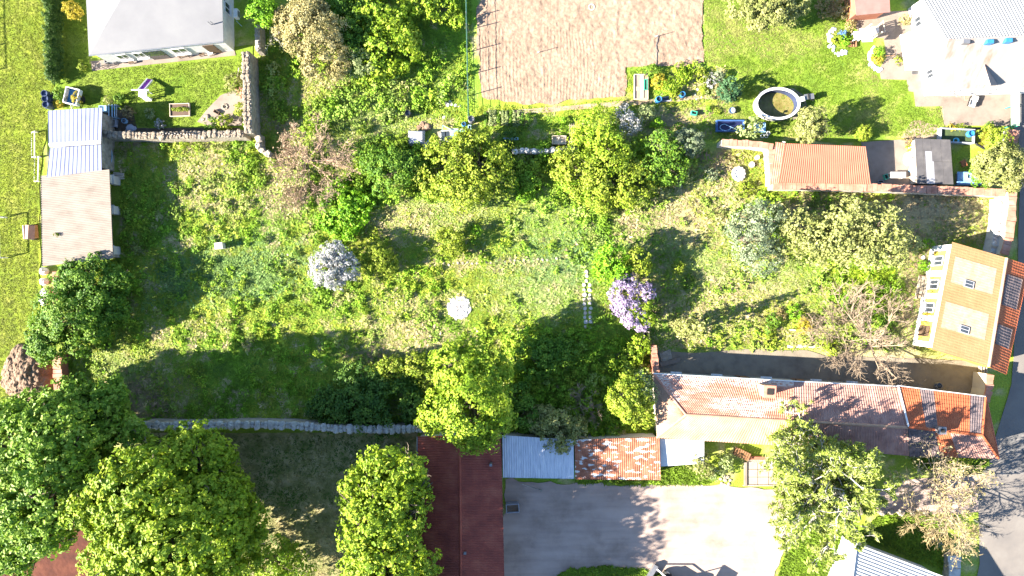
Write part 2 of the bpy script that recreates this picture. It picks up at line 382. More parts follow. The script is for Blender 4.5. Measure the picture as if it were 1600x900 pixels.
# lawns
def stripes(sc, ang, k):
    def f(N, Lk, mp, cs):
        w = N.new('ShaderNodeTexWave'); w.inputs['Scale'].default_value = sc; w.inputs['Distortion'].default_value = 1.5; w.inputs['Detail'].default_value = 2
        r = N.new('ShaderNodeMapping'); r.inputs['Rotation'].default_value = (0, 0, ang); Lk.new(mp.outputs[0], r.inputs[0]); Lk.new(r.outputs[0], w.inputs[0])
        cr = N.new('ShaderNodeValToRGB'); cr.color_ramp.elements[0].color = (1-k, 1-k, 1-k, 1); cr.color_ramp.elements[1].color = (1+k, 1+k, 1+k*.6, 1)
        mx = N.new('ShaderNodeMixRGB'); mx.blend_type = 'MULTIPLY'; mx.inputs[0].default_value = 1
        Lk.new(w.outputs[0], cr.inputs[0]); Lk.new(cs, mx.inputs[1]); Lk.new(cr.outputs[0], mx.inputs[2]); return mx.outputs[0]
    return f
M_PITCH = M('pitch_grass', [(.095, .145, .008), (.145, .185, .010), (.21, .21, .04)], .55, .95, bump=.05, bscale=7, extra=stripes(.33, 0.05, .10))
M_LAWN = M('garden_grass', [(.085, .15, .008), (.125, .185, .012), (.16, .20, .03)], .5, .95, bump=.04, bscale=8)
M_LAWN2 = M('east_lawn_grass', [(.085, .15, .012), (.13, .195, .015), (.27, .25, .08)], .45, .95, bump=.04, bscale=8)
sheet('pitch_lawn', [(-400, -300), (84, -300), (86, 135), (100, 150), (76, 190), (62, 270), (64, 420), (62, 560), (60, 640), (40, 660), (-400, 660)], .062, M_PITCH, .15)
sheet('garden_lawn', [(84, -60), (140, -60), (140, 100), (395, 70), (385, 212), (160, 208), (160, 172), (100, 172), (86, 140)], .060, M_LAWN, .08)
sheet('east_lawn', [(1098, -60), (1290, -60), (1335, 40), (1450, 60), (1470, 170), (1480, 212), (1350, 222), (1130, 218), (1090, 190), (1150, 155), (1155, 110), (1100, 100)], .058, M_LAWN2, .15)

# ploughed plot
M_SOIL = M('ploughed_soil', [(0, 0, 0)]*2, 3.5, .98, attr='col', bump=.04, bscale=9)
PL = [(747, 14), (770, -40), (1097, -40), (1100, 98), (1080, 101), (976, 106), (976, 150), (905, 157), (850, 164), (800, 162), (756, 152), (748, 120), (743, 60)]
def furrow(x, y):
    px = x/S+800; py = 450-y/S; right = (px > 965-(py-60)*.0)
    wx = x+.7*(fnoise(x, y, 5, 2)-.5)+.12*(fnoise(x, y, .6, 4)-.5); wy = y+.9*(fnoise(x, y, 6, 8)-.5)+.2*(fnoise(x, y, .7, 5)-.5)
    a = np.sin(wx*2*math.pi/.31)*.013*np.clip((fnoise(x, y, 2.2, 14)-.3)*2.4, .05, 1); b = np.sin(wy*2*math.pi/.55)*.008
    fl = np.clip(1-np.abs(px+14*(fnoise(x, y, 1.2, 7)-.5)-962)/5, 0, 1)*.03
    lf = np.clip((py-20)/30, .25, 1)
    return np.where(right, b, a*lf)+fl+.11*(fnoise(x, y, .4, 6)-.5)+.08
def soil_col(x, y):
    n = fnoise(x, y, 1.8, 17)[..., None]; n2 = fnoise(x, y, .3, 19)[..., None]
    return np.array([.225, .156, .110])*(.62+.5*n+.45*n2)
grid_ground('ploughed_plot', 735, -45, 1110, 170, .07, furrow, soil_col, M_SOIL, poly=PL)

# yard, road, paths
def tracks(N, Lk, mp, cs):
    w = N.new('ShaderNodeTexNoise'); w.inputs['Scale'].default_value = .8; w.inputs['Detail'].default_value = 8
    r = N.new('ShaderNodeMapping'); r.inputs['Scale'].default_value = (.25, 2.2, 1); r.inputs['Rotation'].default_value = (0, 0, .12)
    Lk.new(mp.outputs[0], r.inputs[0]); Lk.new(r.outputs[0], w.inputs[0])
    cr = N.new('ShaderNodeValToRGB'); cr.color_ramp.elements[0].color = (.86, .84, .84, 1); cr.color_ramp.elements[1].color = (1.06, 1.04, 1.02, 1)
    cr.color_ramp.elements[0].position = .32; cr.color_ramp.elements[1].position = .62
    mx = N.new('ShaderNodeMixRGB'); mx.blend_type = 'MULTIPLY'; mx.inputs[0].default_value = 1
    Lk.new(w.outputs[0], cr.inputs[0]); Lk.new(cs, mx.inputs[1]); Lk.new(cr.outputs[0], mx.inputs[2]); return mx.outputs[0]
M_YARD = M('yard_gravel', [(.22, .165, .135), (.325, .25, .212), (.37, .29, .25)], .3, .95, bump=.015, bscale=14, extra=tracks)
M_ROAD = M('road_asphalt', [(0.119, 0.108, 0.101), (0.150, 0.133, 0.119), (0.175, 0.158, 0.140)], .35, .92, bump=.008, bscale=25)
M_PATCHA = M('old_asphalt', [(.06, .06, .062), (.11, .105, .10), (.2, .18, .165)], 1.6, .9)
M_CONC = M('concrete_paving', [(.15, .118, .095), (.205, .163, .133), (.235, .188, .155)], .7, .9, bump=.008)
M_COURT = M('courtyard_paving', [(0.128, 0.106, 0.081), (0.187, 0.157, 0.119), (0.221, 0.183, 0.136)], .8, .92, bump=.02, bscale=10)
M_DIRT = M('dry_dirt', [(.17, .115, .07), (.27, .20, .135), (.33, .26, .18)], .8, .95, bump=.04, bscale=7)
M_RED = M('shaded_red_clay', [(.045, .012, .007), (.075, .02, .010), (.11, .035, .018)], .7, .95, bump=.04)  # clay colour darkened to stand in for the shade over this corner
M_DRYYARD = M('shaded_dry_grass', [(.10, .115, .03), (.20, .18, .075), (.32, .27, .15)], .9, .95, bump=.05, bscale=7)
sheet('yard', [(790, 752), (1120, 757), (1225, 768), (1330, 768), (1560, 760), (1560, 800), (1440, 800), (1380, 800), (1250, 806), (1232, 850), (1210, 905), (1205, 960), (780, 960)], .058, M_YARD, .35)
sheet('road', [(1590, 120), (1700, 120), (1700, 960), (1515, 960), (1530, 880), (1528, 800), (1525, 760), (1545, 715), (1580, 600), (1588, 480), (1592, 300)], .064, M_ROAD, .03)
sheet('road_repair_patch', [(1572, 680), (1605, 672), (1610, 740), (1560, 742), (1562, 700)], .070, M_PATCHA, .12)
sheet('yard_drive', [(1380, 752), (1460, 745), (1560, 690), (1562, 800), (1430, 802), (1385, 798)], .061, M_YARD, .08)
sheet('courtyard', [(1028, 548), (1080, 552), (1170, 545), (1260, 548), (1290, 556), (1440, 560), (1540, 566), (1545, 625), (1028, 600)], .060, M_COURT, .05)
sheet('house_terrace', [(1360, 20), (1450, 15), (1455, 100), (1600, 100), (1600, 197), (1475, 196), (1472, 166), (1430, 167), (1427, 144), (1419, 143), (1416, 125), (1376, 124), (1373, 108), (1385, 90), (1380, 60), (1345, 58), (1330, 30)], .066, M_CONC, 0, t=.05)
sheet('garage_drive', [(1345, 222), (1436, 216), (1440, 292), (1355, 292)], .064, M_CONC, .03)
sheet('bare_dirt', [(1405, 215), (1425, 190), (1462, 195), (1475, 213), (1440, 218)], .064, M_DIRT, .18)
sheet('garden_path', [(800, 172), (950, 160), (1100, 148), (1145, 152), (1145, 157), (1100, 155), (960, 167), (800, 180)], .064, M_DIRT, .06)
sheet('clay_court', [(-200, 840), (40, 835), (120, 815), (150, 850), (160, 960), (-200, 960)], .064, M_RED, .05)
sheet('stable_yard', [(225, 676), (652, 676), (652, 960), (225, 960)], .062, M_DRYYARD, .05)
sheet('sideyard_soil', [(160, 172), (208, 172), (215, 200), (375, 200), (375, 208), (160, 208)], .064, M('dark_soil', [(.05, .035, .025), (.10, .075, .05)], 2, .95, bump=.03), .04)
sheet('garden_patio', [(308, 190), (345, 148), (372, 140), (380, 160), (378, 196), (330, 198)], .066, M_CONC, .06)
sheet('green_verge', [(1215, 905), (1235, 845), (1262, 808), (1310, 830), (1312, 905)], .064, M_LAWN, .1)
sheet('dark_verge', [(1370, 806), (1420, 802), (1480, 850), (1500, 905), (1440, 905), (1340, 840)], .062, M_LAWN, .1)
sheet('asphalt_lane', [(1582, 128), (1700, 128), (1700, 205), (1584, 205)], .070, M('lane_asphalt', [(.09, .09, .095), (.13, .125, .12)], .6, .9), .02)

# ================================================================ BUILDINGS
def roof(name, parent, mat, q, profile='corr', pitch=.18, amp=.02, row=.35, t=.05, kind=None, lift=0.0, jit=.012, label=None, step=.02):
    """q = eave0, eave1, ridge1, ridge0 (3D). corr: ridges run eave->ridge. tile: waves plus stepped rows."""
    e0, e1, r1, r0 = [np.array(p, float) for p in q]
    L = max(np.linalg.norm(e1-e0), np.linalg.norm(r1-r0)); D = (np.linalg.norm(r0-e0)+np.linalg.norm(r1-e1))/2
    nr = np.cross(e1-e0, (r0+r1)/2-e0); nr /= np.linalg.norm(nr)
    if nr[2] < 0: nr = -nr
    if profile == 'seam':
        us, hs = [], []; n = max(1, int(round(L/pitch)))
        for i in range(n+1):
            c = i/n; w = (.012 if amp < .03 else .025)/L
            for du, h in ((-w, 0), (-w*.8, amp), (w*.8, amp), (w, 0)): us.append(min(1, max(0, c+du))); hs.append(h)
        us = np.array(us); hs = np.array(hs)
    elif profile == 'flat': us = np.linspace(0, 1, max(2, int(L/.8))); hs = np.zeros(len(us))
    else:
        n = max(2, int(round(L/pitch))); us = np.linspace(0, 1, n*4+1); hs = amp*(.5+.5*np.cos(us*n*2*math.pi))
    if profile == 'tile':
        m = max(2, int(round(D/row))); vs = []; st = []
        for j in range(m): vs += [j/m, (j+1)/m-.002]; st += [step, .0]
        vs = np.array(vs); st = np.array(st)
    else:
        m = max(2, int(D/1.0)+1); vs = np.linspace(0, 1, m+1); st = np.zeros(m+1)
    U, Vv = np.meshgrid(us, vs); A = e0+(e1-e0)*U[..., None]; B = r0+(r1-r0)*U[..., None]
    P = A+(B-A)*Vv[..., None]; rg = np.random.default_rng(int(abs(e0[0]*31+e0[1]*17))+3)
    hh = hs[None, :]+st[:, None]+lift
    if profile == 'tile': hh = hh+jit*(fnoise(P[..., 0], P[..., 1], .5, 3)-.5)*2+rg.normal(0, .004, (len(vs), len(us)))
    else: hh = hh+jit*(fnoise(P[..., 0], P[..., 1], 2.5, 3)-.5)
    P = P+nr*hh[..., None]
    nu = len(us); nv = len(vs); i = np.arange(nv-1)[:, None]*nu+np.arange(nu-1)[None]
    F = np.stack([i, i+1, i+nu+1, i+nu], -1).reshape(-1, 4); V = P.reshape(-1, 3)
    low = np.array([e0, e1, r1, r0])+nr*(lift-t); k = len(V)        # underside and edges
    c = [0, nu-1, nv*nu-1, (nv-1)*nu]
    V = np.concatenate([V, low]); F2 = [[k+3, k+2, k+1, k]]+[[c[a], k+a, k+(a+1) % 4, c[(a+1) % 4]] for a in range(4)]
    F = np.concatenate([F, F2]); Lc = root_loc(parent)
    me = mesh_np(name, V-Lc, F); o = link(name, me, mat, parent)
    return tag(o, label, kind=kind)
def ctr(poly): return np.mean(np.array(poly), axis=0)
def inset(poly, d):
    c = ctr(poly); out = []
    for p in poly:
        v = np.array(p)-c; out.append(c+v*(1-d/np.linalg.norm(v)*1.35))
    return out
def bldg(name, label, pxs, h, cat='building', group=None):
    p = ctr([W2(x, y, h) for x, y in pxs]); return thing(name, label, cat, (p[0], p[1], 0), group)
def walls(parent, pxs, h, mat, d=.25, z1=None, name='wall', z0=-.05):
    pts = inset([W2(x, y, h) for x, y in pxs], d); MB().prism(pts, z0, z1 if z1 is not None else h-.06).build(name, mat, parent); return pts
M_GLASS = M('window_glass', [(.02, .025, .035), (.04, .05, .06)], 1, .08, spec=.6)
M_WHITE = plain('white_paint', (.5, .49, .48), .6); M_WF = plain('white_frame', (.62, .61, .6), .5)
M_DARKIN = plain('dark_opening', (.02, .018, .016), .9)
def window(parent, a, b, u, zc, w, h, frame=None, name='window', panes=2, proud=.04):
    """on the wall line a->b (xy) with the outside on the right-hand side"""
    a = np.array(a[:2]); b = np.array(b[:2]); d = (b-a)/np.linalg.norm(b-a); n = np.array([d[1], -d[0]]); c = a+(b-a)*u; ang = math.atan2(d[1], d[0])
    mb = MB(); t = .06
    for s in (-1, 1):
        p = c+d*s*(w/2-t/2)+n*proud; mb.box(p[0], p[1], zc-h/2, zc+h/2, t, .07, ang)
    for s in (-1, 1):
        p = c+n*(proud+.002); mb.box(p[0], p[1], zc+s*(h/2-t/2)-t/2, zc+s*(h/2-t/2)+t/2, w-.004, .07, ang)
    for k in range(1, panes):
        p = c+d*(k/panes-.5)*w+n*proud; mb.box(p[0], p[1], zc-h/2+t, zc+h/2-t, .045, .06, ang)
    f = mb.build(name, frame or M_WF, parent)
    p = c+n*(proud-.01); MB().box(p[0], p[1], zc-h/2+.02, zc+h/2-.02, w-.06, .03, ang).build('pane', M_GLASS, f)
    p = c+n*(proud+.08); MB().box(p[0], p[1], zc-h/2-.06, zc-h/2-.005, w+.12, .2, ang).build('sill', frame or M_WF, f)
    return f
def door(parent, a, b, u, w, h, mat, name='door'):
    a = np.array(a[:2]); b = np.array(b[:2]); d = (b-a)/np.linalg.norm(b-a); n = np.array([d[1], -d[0]]); c = a+(b-a)*u; ang = math.atan2(d[1], d[0])
    p = c+n*.03; o = MB().box(p[0], p[1], 0, h, w, .08, ang).build(name, mat, parent)
    q = c+n*.1+d*w*.4; MB().box(q[0], q[1], h*.48, h*.52, .12, .05, ang).build('handle', M_DARKIN, o); return o
def gable(parent, a, b, apex, mat, t=.2, name='gable'):
    a = np.array(a, float); b = np.array(b, float); c = np.array(apex, float); d = np.cross(b-a, c-a); d = d/np.linalg.norm(d)*t/2
    vs = [a-d, b-d, c-d, a+d, b+d, c+d]
    return MB().add(vs, [(0, 2, 1), (3, 4, 5), (0, 1, 4, 3), (1, 2, 5, 4), (2, 0, 3, 5)]).build(name, mat, parent)
def ridge_cap(parent, p, q, r, mat, name='ridge_cap'): return MB().tube(p, q, r, r, 8).build(name, mat, parent)
def chimney(parent, px, py, h0, h1, w, mat, a=0.0, top=None):
    p = W(px, py, h1); o = MB().box(p[0], p[1], h0, h1, w, w, a).build('chimney', mat, parent)
    MB().box(p[0], p[1], h1-.12, h1+.02, w+.12, w+.12, a).build('chimney_cap', top or mat, o)
    MB().box(p[0], p[1], h1+.015, h1+.1, w*.55, w*.55, a).build('flue', M_DARKIN, o); return o
def skylight(parent, c, ux, uy, nrm, w, l):
    c = np.array(c); ux = unit(np.array(ux, float)); uy = unit(np.array(uy, float)); n = unit(np.array(nrm, float))
    def q(w, l, z): return [c+ux*w/2*s+uy*l/2*r+n*z for s, r in ((-1, -1), (1, -1), (1, 1), (-1, 1))]
    o = MB().slab(q(w, l, .13), .16).build('skylight', plain('grey_frame', (.3, .3, .32), .4), parent)
    for s in (-1, 1):
        cc = c+ux*w*.235*s
        MB().slab([cc+ux*w*.2*a+uy*l*.42*b+n*.14 for a, b in ((-1, -1), (1, -1), (1, 1), (-1, 1))], .01).build('pane', M_GLASS, o)
    return o

# materials of roofs
M_RGREY = M('pale_metal_roof', [(.112, .112, .12), (.126, .126, .134), (.142, .142, .147)], .35, .55)
M_BLUEM = M('blue_grey_metal', [(.19, .205, .30), (.225, .24, .335), (.26, .275, .36)], .5, .38, metallic=.25)
M_FIBRE = M('fibre_cement', [(.165, .135, .112), (.215, .18, .152), (.25, .215, .182)], .7, .9, stretch=(1, 2.2, 1), lo=.25, hi=.7)
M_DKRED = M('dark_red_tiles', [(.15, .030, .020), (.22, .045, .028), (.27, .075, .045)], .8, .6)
M_ZINC = M('weathered_zinc', [(.34, .36, .41), (.46, .48, .53), (.56, .57, .60)], 1.2, .5, stretch=(4, .6, 1), metallic=.2)
def rustpat(N, Lk, mp, cs):
    n = N.new('ShaderNodeTexNoise'); n.inputs['Scale'].default_value = 1.7; n.inputs['Detail'].default_value = 5
    r = N.new('ShaderNodeMapping'); r.inputs['Scale'].default_value = (.9, 1.9, 1); Lk.new(mp.outputs[0], r.inputs[0]); Lk.new(r.outputs[0], n.inputs[0])
    cr = N.new('ShaderNodeValToRGB'); cr.color_ramp.elements[0].position = .56; cr.color_ramp.elements[1].position = .62
    mx = N.new('ShaderNodeMixRGB'); mx.inputs[2].default_value = (.5, .48, .46, 1)
    Lk.new(n.outputs[0], cr.inputs[0]); Lk.new(cr.outputs[0], mx.inputs[0]); Lk.new(cs, mx.inputs[1]); return mx.outputs[0]
M_RUST = M('rusty_sheet', [(.17, .055, .030), (.27, .10, .055), (.33, .16, .10)], 1.5, .8, extra=rustpat)
M_WSHEET = M('white_sheet', [(.44, .45, .47), (.55, .55, .56)], .8, .5)
def lichen(N, Lk, mp, cs):
    n = N.new('ShaderNodeTexNoise'); n.inputs['Scale'].default_value = .32; n.inputs['Detail'].default_value = 3; m2 = N.new('ShaderNodeTexNoise'); m2.inputs['Scale'].default_value = 5; m2.inputs['Detail'].default_value = 3
    Lk.new(mp.outputs[0], n.inputs[0]); Lk.new(mp.outputs[0], m2.inputs[0]); mu = N.new('ShaderNodeMath'); mu.operation = 'MULTIPLY'
    c1 = N.new('ShaderNodeValToRGB'); c1.color_ramp.elements[0].position = .46; c1.color_ramp.elements[1].position = .56; c2 = N.new('ShaderNodeValToRGB'); c2.color_ramp.elements[0].position = .42; c2.color_ramp.elements[1].position = .55
    Lk.new(n.outputs[0], c1.inputs[0]); Lk.new(m2.outputs[0], c2.inputs[0]); Lk.new(c1.outputs[0], mu.inputs[0]); Lk.new(c2.outputs[0], mu.inputs[1])
    mx = N.new('ShaderNodeMixRGB'); mx.inputs[2].default_value = (.5, .42, .36, 1); Lk.new(mu.outputs[0], mx.inputs[0]); Lk.new(cs, mx.inputs[1]); return mx.outputs[0]
M_TILE = M('old_red_tiles', [(.27, .11, .075), (.36, .155, .105), (.42, .22, .16)], 1.3, .85, stretch=(.7, 2.5, 1), extra=lichen)
M_TILEW = M('lichened_tiles', [(.26, .14, .09), (.38, .26, .19), (.45, .38, .31)], 2.2, .9)
M_TILEO = M('new_orange_tiles', [(.28, .07, .028), (.34, .09, .036), (.38, .115, .048)], .9, .8)
M_TILED = M('grey_worn_tiles', [(.07, .055, .06), (.13, .10, .10), (.22, .15, .13)], 2.0, .9)
M_TILEB = M('faded_orange_tiles', [(.27, .145, .09), (.33, .205, .135), (.38, .27, .20)], .8, .85, lo=.2, hi=.75)
M_HONEY = M('honey_tiles', [(.165, .088, .038), (.188, .105, .048), (.205, .125, .062)], .8, .85, lo=.2, hi=.75)
M_TILEP = M('purple_worn_tiles', [(.20, .105, .085), (.28, .155, .125), (.36, .22, .18)], 1.2, .9)
M_RPINK = M('rusted_white_sheet', [(.21, .185, .172), (.225, .207, .2), (.22, .11, .065)], .5, .7, stretch=(2.2, .35, 1), lo=.3, hi=.7)
M_GSHEET = M('grey_corrugated', [(.24, .235, .24), (.30, .295, .295)], .9, .6)
M_ORROOF = M('orange_corrugated', [(.27, .09, .055), (.32, .115, .07)], .6, .7)
M_BITU = M('bitumen_sheet', [(.055, .052, .054), (.075, .07, .072), (.105, .097, .095)], 1.1, .85)
M_PLAST = M('cream_plaster', [(.42, .37, .31), (.5, .46, .40)], 1.0, .9)
M_YPLAST = M('yellow_plaster', [(.42, .30, .04), (.50, .36, .06)], 1.0, .85)
M_STONE = M('rubble_stone', [(.17, .14, .11), (.28, .24, .19), (.38, .34, .28)], 2.4, .95, bump=.05, bscale=6)
M_BRICK = M('red_brick', [(.24, .085, .05), (.32, .13, .08)], 3.0, .9, bump=.02)
M_COPE = M('tile_coping', [(.28, .115, .075), (.36, .17, .115), (.4, .24, .18)], 1.2, .85)
M_WOOD = M('weathered_wood', [(.17, .13, .09), (.28, .23, .17), (.36, .31, .25)], 2.5, .9, stretch=(1, 4, 1))
M_WOODW = plain('pale_wood', (.45, .38, .3), .8); M_DKWOOD = plain('dark_wood', (.08, .05, .03), .8); M_BRWOOD = plain('brown_wood', (.22, .11, .055), .7)
M_BLUEP = plain('blue_plastic', (.03, .16, .36), .35); M_LBLUE = plain('light_blue_plastic', (.28, .45, .6), .4); M_GREENP = plain('green_plastic', (.04, .28, .2), .4)
M_STEEL = plain('grey_steel', (.22, .22, .23), .45, .6); M_BLACK = plain('black_rubber', (.015, .015, .016), .7); M_TARP = plain('grey_tarp', (.30, .31, .36), .6)
M_STONEW = M('white_limestone', [(.38, .35, .32), (.52, .49, .46)], 3.0, .9); M_TERRA = plain('terracotta', (.30, .11, .05), .7)
M_BARK = M('bark', [(.08, .06, .045), (.15, .12, .09)], 3, .95); M_TWIG = M('dry_twigs', [(.22, .165, .105), (.32, .25, .17)], 2, .95); M_TWIGP = M('pale_twigs', [(.36, .33, .29), (.48, .45, .40)], 2, .9)
M_TWIGR = M('brown_twigs', [(.17, .12, .085), (.27, .20, .145)], 2, .95)

# --- pale metal hip-roof bungalow
b = bldg('bungalow', 'long bungalow with pale smooth metal roof beside the thuja hedge', [(139, 87), (349, 65), (345, -120), (130, -110)], 3.1, 'house')
E = lambda x, y: W(x, y, 3.1)
R1, R2 = W(212, -42, 4.6), W(346, -40, 4.6)
roof('roof_slope', b, M_RGREY, [E(139, 87), E(349, 65), R2, R1], 'flat', 1.2, .004, jit=.02)
roof('roof_slope', b, M_RGREY, [E(128, -130), E(139, 87), R1, R1+.001], 'flat', 1.2, .004, jit=.02)
roof('roof_slope', b, M_RGREY, [E(345, -140), E(128, -130), R1, R2], 'flat', 1.2, .004, jit=.02)
pw = walls(b, [(139, 87), (349, 65), (345, -140), (128, -130)], 3.1, M_WHITE, .25, 3.02)
gable(b, [*pw[1], 3.0], [*pw[2], 3.0], [R2[0]-.15, R2[1], 4.5], M_WHITE)
MB().path([E(139, 87), E(349, 65)], .055, 6).build('gutter', M_STEEL, b)
for u, w, h in ((.17, 1.0, 1.2), (.30, 1.0, 1.2), (.62, 1.3, 1.2)): window(b, pw[0], pw[1], u, 1.5, w, h)
door(b, pw[0], pw[1], .42, 1.6, 2.1, M_GLASS, 'terrace_door'); door(b, pw[0], pw[1], .86, 1.0, 2.1, M_DKWOOD)
for u in (.30, .75): window(b, pw[1], pw[2], u, 1.6, 1.0, 1.1)
for u in (.945, .965):
    p = pw[0]+(pw[1]-pw[0])*u+np.array([0, 1.2]); MB().tube((p[0], p[1], 3.2), (p[0], p[1]-.02, 4.3), .03, .03, 6).build('vent_pipe', M_STEEL, b)
t = sheet('bungalow_terrace', [(145, 111), (369, 87), (366, 76), (143, 96)], .10, M_CONC, 0, t=.1)

# --- blue-grey seam-metal shed: two roof planes with separate panels
b = bldg('metal_roof_shed', 'shed with blue-grey standing seam metal panels beside the pitch', [(75, 173), (160, 168), (158, 265), (73, 275)], 2.6, 'shed')
def panels(q, n):
    e0, e1, r1, r0 = [np.array(p) for p in q]
    for i in range(n):
        u0, u1 = i/n, (i+1)/n; roof('roof_panel', b, M_BLUEM, [e0+(e1-e0)*u0, e0+(e1-e0)*u1, r0+(r1-r0)*u1, r0+(r1-r0)*u0], 'seam', np.linalg.norm(e1-e0)/n*1.0, .022, jit=.004, t=.02)
rl, rr = W(76, 226, 2.72), W(158, 221, 2.72)
panels([W(75, 173, 2.75), W(160, 168, 2.75), rr+np.array([0, .02, 0]), rl+np.array([0, .02, 0])], 13)
rl2, rr2 = W(78, 231, 2.6), W(158, 226, 2.6)
panels([W(73, 277, 2.62), W(159, 266, 2.62), rr2, rl2], 13)
MB().slab([rl+np.array([0, .1, .05]), rr+np.array([0, .1, .05]), rr2+np.array([0, .06, .06]), rl2+np.array([0, .06, .06])], .03).build('ridge_flashing', M_WF, b)
walls(b, [(75, 173), (160, 168), (159, 266), (73, 277)], 2.5, M_STONE, .35, 2.15)

# --- fibre-cement barn with open front
b = bldg('open_barn', 'open-fronted barn under a beige ribbed fibre-cement roof', [(64, 275), (171, 265), (177, 403), (66, 415)], 2.5, 'barn')
roof('roof', b, M_FIBRE, [W(66, 416, 2.55), W(64, 275, 2.55), W(171, 265, 2.6), W(177, 404, 2.6)], 'corr', .16, .05)
a0, a1, a2, a3 = [W2(*p) for p in ((110, 282), (112, 408), (191, 402), (189, 280))]
def wbox(x0, y0, x1, y1, w, z0, z1, mat, parent, name):
    p, q = W2(x0, y0), W2(x1, y1); d = q-p; c = (p+q)/2; return MB().box(c[0], c[1], z0, z1, np.linalg.norm(d), w, math.atan2(d[1], d[0])).build(name, mat, parent)
wbox(96, 288, 98, 408, .3, 0, 2.25, M_STONE, b, 'rear_wall'); wbox(99, 287, 186, 280, .3, 0, 2.4, M_STONE, b, 'side_wall'); wbox(101, 410, 188, 400, .3, 0, 2.4, M_STONE, b, 'side_wall')
for y in (284, 330, 392): 
    p = W2(184, y); MB().box(p[0], p[1], 0, 2.5, .55, .75, .04).build('pillar', M_PLAST, b)
    MB().box(p[0]+.1, p[1], 1.3, 1.42, .7, .85, .04).build('pillar_cap', M_STONEW, b)
p = W(90, 368, 2.5); 
tw = thing('roof_weed', 'small green weed growing on the ribbed barn roof', 'plant', (p[0], p[1], 2.5))
MW = M('weed_leaves', [(.08, .13, .01), (.16, .2, .02)], attr='v', trans=.3)
leaf_obj('leaves', [(p[0], p[1], 2.62, .22, .18, .14)], MW, tw, ls=.12, cover=2); MB().tube((p[0], p[1], 2.38), (p[0], p[1], 2.65), .02).build('stem', M_BARK, tw)

# --- dark red barn in tree shade
b = bldg('red_roof_barn', 'long barn with dark red corrugated tile roof in tree shade', [(653, 682), (783, 680), (790, 1060), (650, 1060)], 3.5, 'barn')
rg0, rg1 = W(718, 680, 4.15), W(721, 1080, 4.15)
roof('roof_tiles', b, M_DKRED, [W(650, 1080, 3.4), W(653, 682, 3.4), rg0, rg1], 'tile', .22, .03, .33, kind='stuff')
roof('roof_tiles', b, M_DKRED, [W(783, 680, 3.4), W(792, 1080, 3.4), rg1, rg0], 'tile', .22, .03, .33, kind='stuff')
ridge_cap(b, rg0, rg1, .12, M_DKRED)
pw = walls(b, [(653, 684), (783, 682), (792, 1080), (650, 1080)], 3.4, M_PLAST, .12, 3.3)
gable(b, [*pw[0], 3.28], [*pw[1], 3.28], [rg0[0], pw[0][1]-.05, 4.05], M_PLAST, .2)
for (x, y) in ((755, 688), (767, 725), (727, 862)):
    p = W(x, y, 3.9); MB().box(p[0], p[1], 3.4, 4.3, .22, .22).build('roof_vent', M_STEEL, b)
p0 = W(653, 683, 3.5); p1 = W(650, 1080, 3.5); MB().path([p0-np.array([.08, 0, .12]), p1-np.array([.08, 0, .12])], .06, 6).build('gutter', M_STEEL, b)

# --- three sheet-metal garages in a row
def garage(label, name, q, h0, h1, mats, pitch, amp, n=1, profile='corr'):
    b = bldg(name, label, q, h0, 'garage'); (x0, y0), (x1, y1), (x2, y2), (x3, y3) = q
    for i in range(n):
        u0, u1 = i/n, (i+1)/n; e = lambda u: W(x3+(x2-x3)*u, y3+(y2-y3)*u, h0); r = lambda u: W(x0+(x1-x0)*u, y0+(y1-y0)*u, h1)
        roof('roof_sheet', b, mats[i % len(mats)], [e(u0), e(u1), r(u1), r(u0)], profile, pitch, amp, lift=.012*(i % 2))
    pw = walls(b, q, h0, M_PLAST, .15, min(h0, h1)-.08)
    u = pw[3], pw[2]; door(b, u[0], u[1], .5, 2.2, 1.9, M_BRWOOD, 'garage_door'); return b
garage('garage with weathered silvery corrugated roof against the dark red barn', 'silver_roof_garage', [(785, 680), (896, 687), (897, 748), (786, 746)], 2.3, 2.6, [M_ZINC], .2, .035, 6)
garage('garage with rust-red flaking corrugated roof in the garage row', 'rusty_roof_garage', [(898, 687), (1030, 683), (1032, 750), (899, 749)], 2.3, 2.6, [M_RUST], .2, .035, 8)
garage('small lean-to with plain white sheet roof at the row end', 'white_roof_lean_to', [(1031, 686), (1100, 688), (1100, 724), (1032, 729)], 2.0, 2.3, [M_WSHEET], 1.2, .01, 1, 'seam')

# --- long tiled farm building
b = bldg('long_farmhouse', 'long low farmhouse with red tiled roof around the courtyard', [(1021, 585), (1400, 606), (1402, 705), (1026, 684)], 3.2, 'house')
rA, rB, rC = W(1072, 648, 4.2), W(1240, 656, 4.2), W(1418, 668, 4.2)
ea, eb, ec = W(1021, 585, 3.2), W(1240, 597, 3.2), W(1402, 605, 3.2)
fa, fb, fc = W(1026, 684, 3.2), W(1235, 697, 3.2), W(1420, 712, 3.2)
roof('roof_tiles', b, M_TILE, [eb, ea, rA, rB], 'tile', .22, .04, .33, kind='stuff')
roof('roof_tiles', b, M_TILEP, [ec, eb, rB, rC], 'tile', .22, .04, .33, kind='stuff')
roof('roof_tiles', b, M_TILEB, [fa, fb, rB, rA], 'tile', .24, .03, .33, kind='stuff')
roof('roof_tiles', b, M_TILEP, [fb, fc, rC, rB], 'tile', .24, .03, .33, kind='stuff')
roof('roof_tiles', b, M_TILEB, [ea, fa, rA, rA+.002], 'tile', .24, .03, .33, kind='stuff')
ridge_cap(b, rA, rC, .13, M_TILEB); ridge_cap(b, ea, rA, .11, M_COPE); ridge_cap(b, fa, rA, .11, M_TILEB)
pw = walls(b, [(1021, 585), (1402, 605), (1420, 712), (1026, 684)], 3.2, M_PLAST, .35, 3.1)
for u in (.12, .28, .5, .72, .9): window(b, pw[1], pw[0], u, 1.6, .9, 1.1)
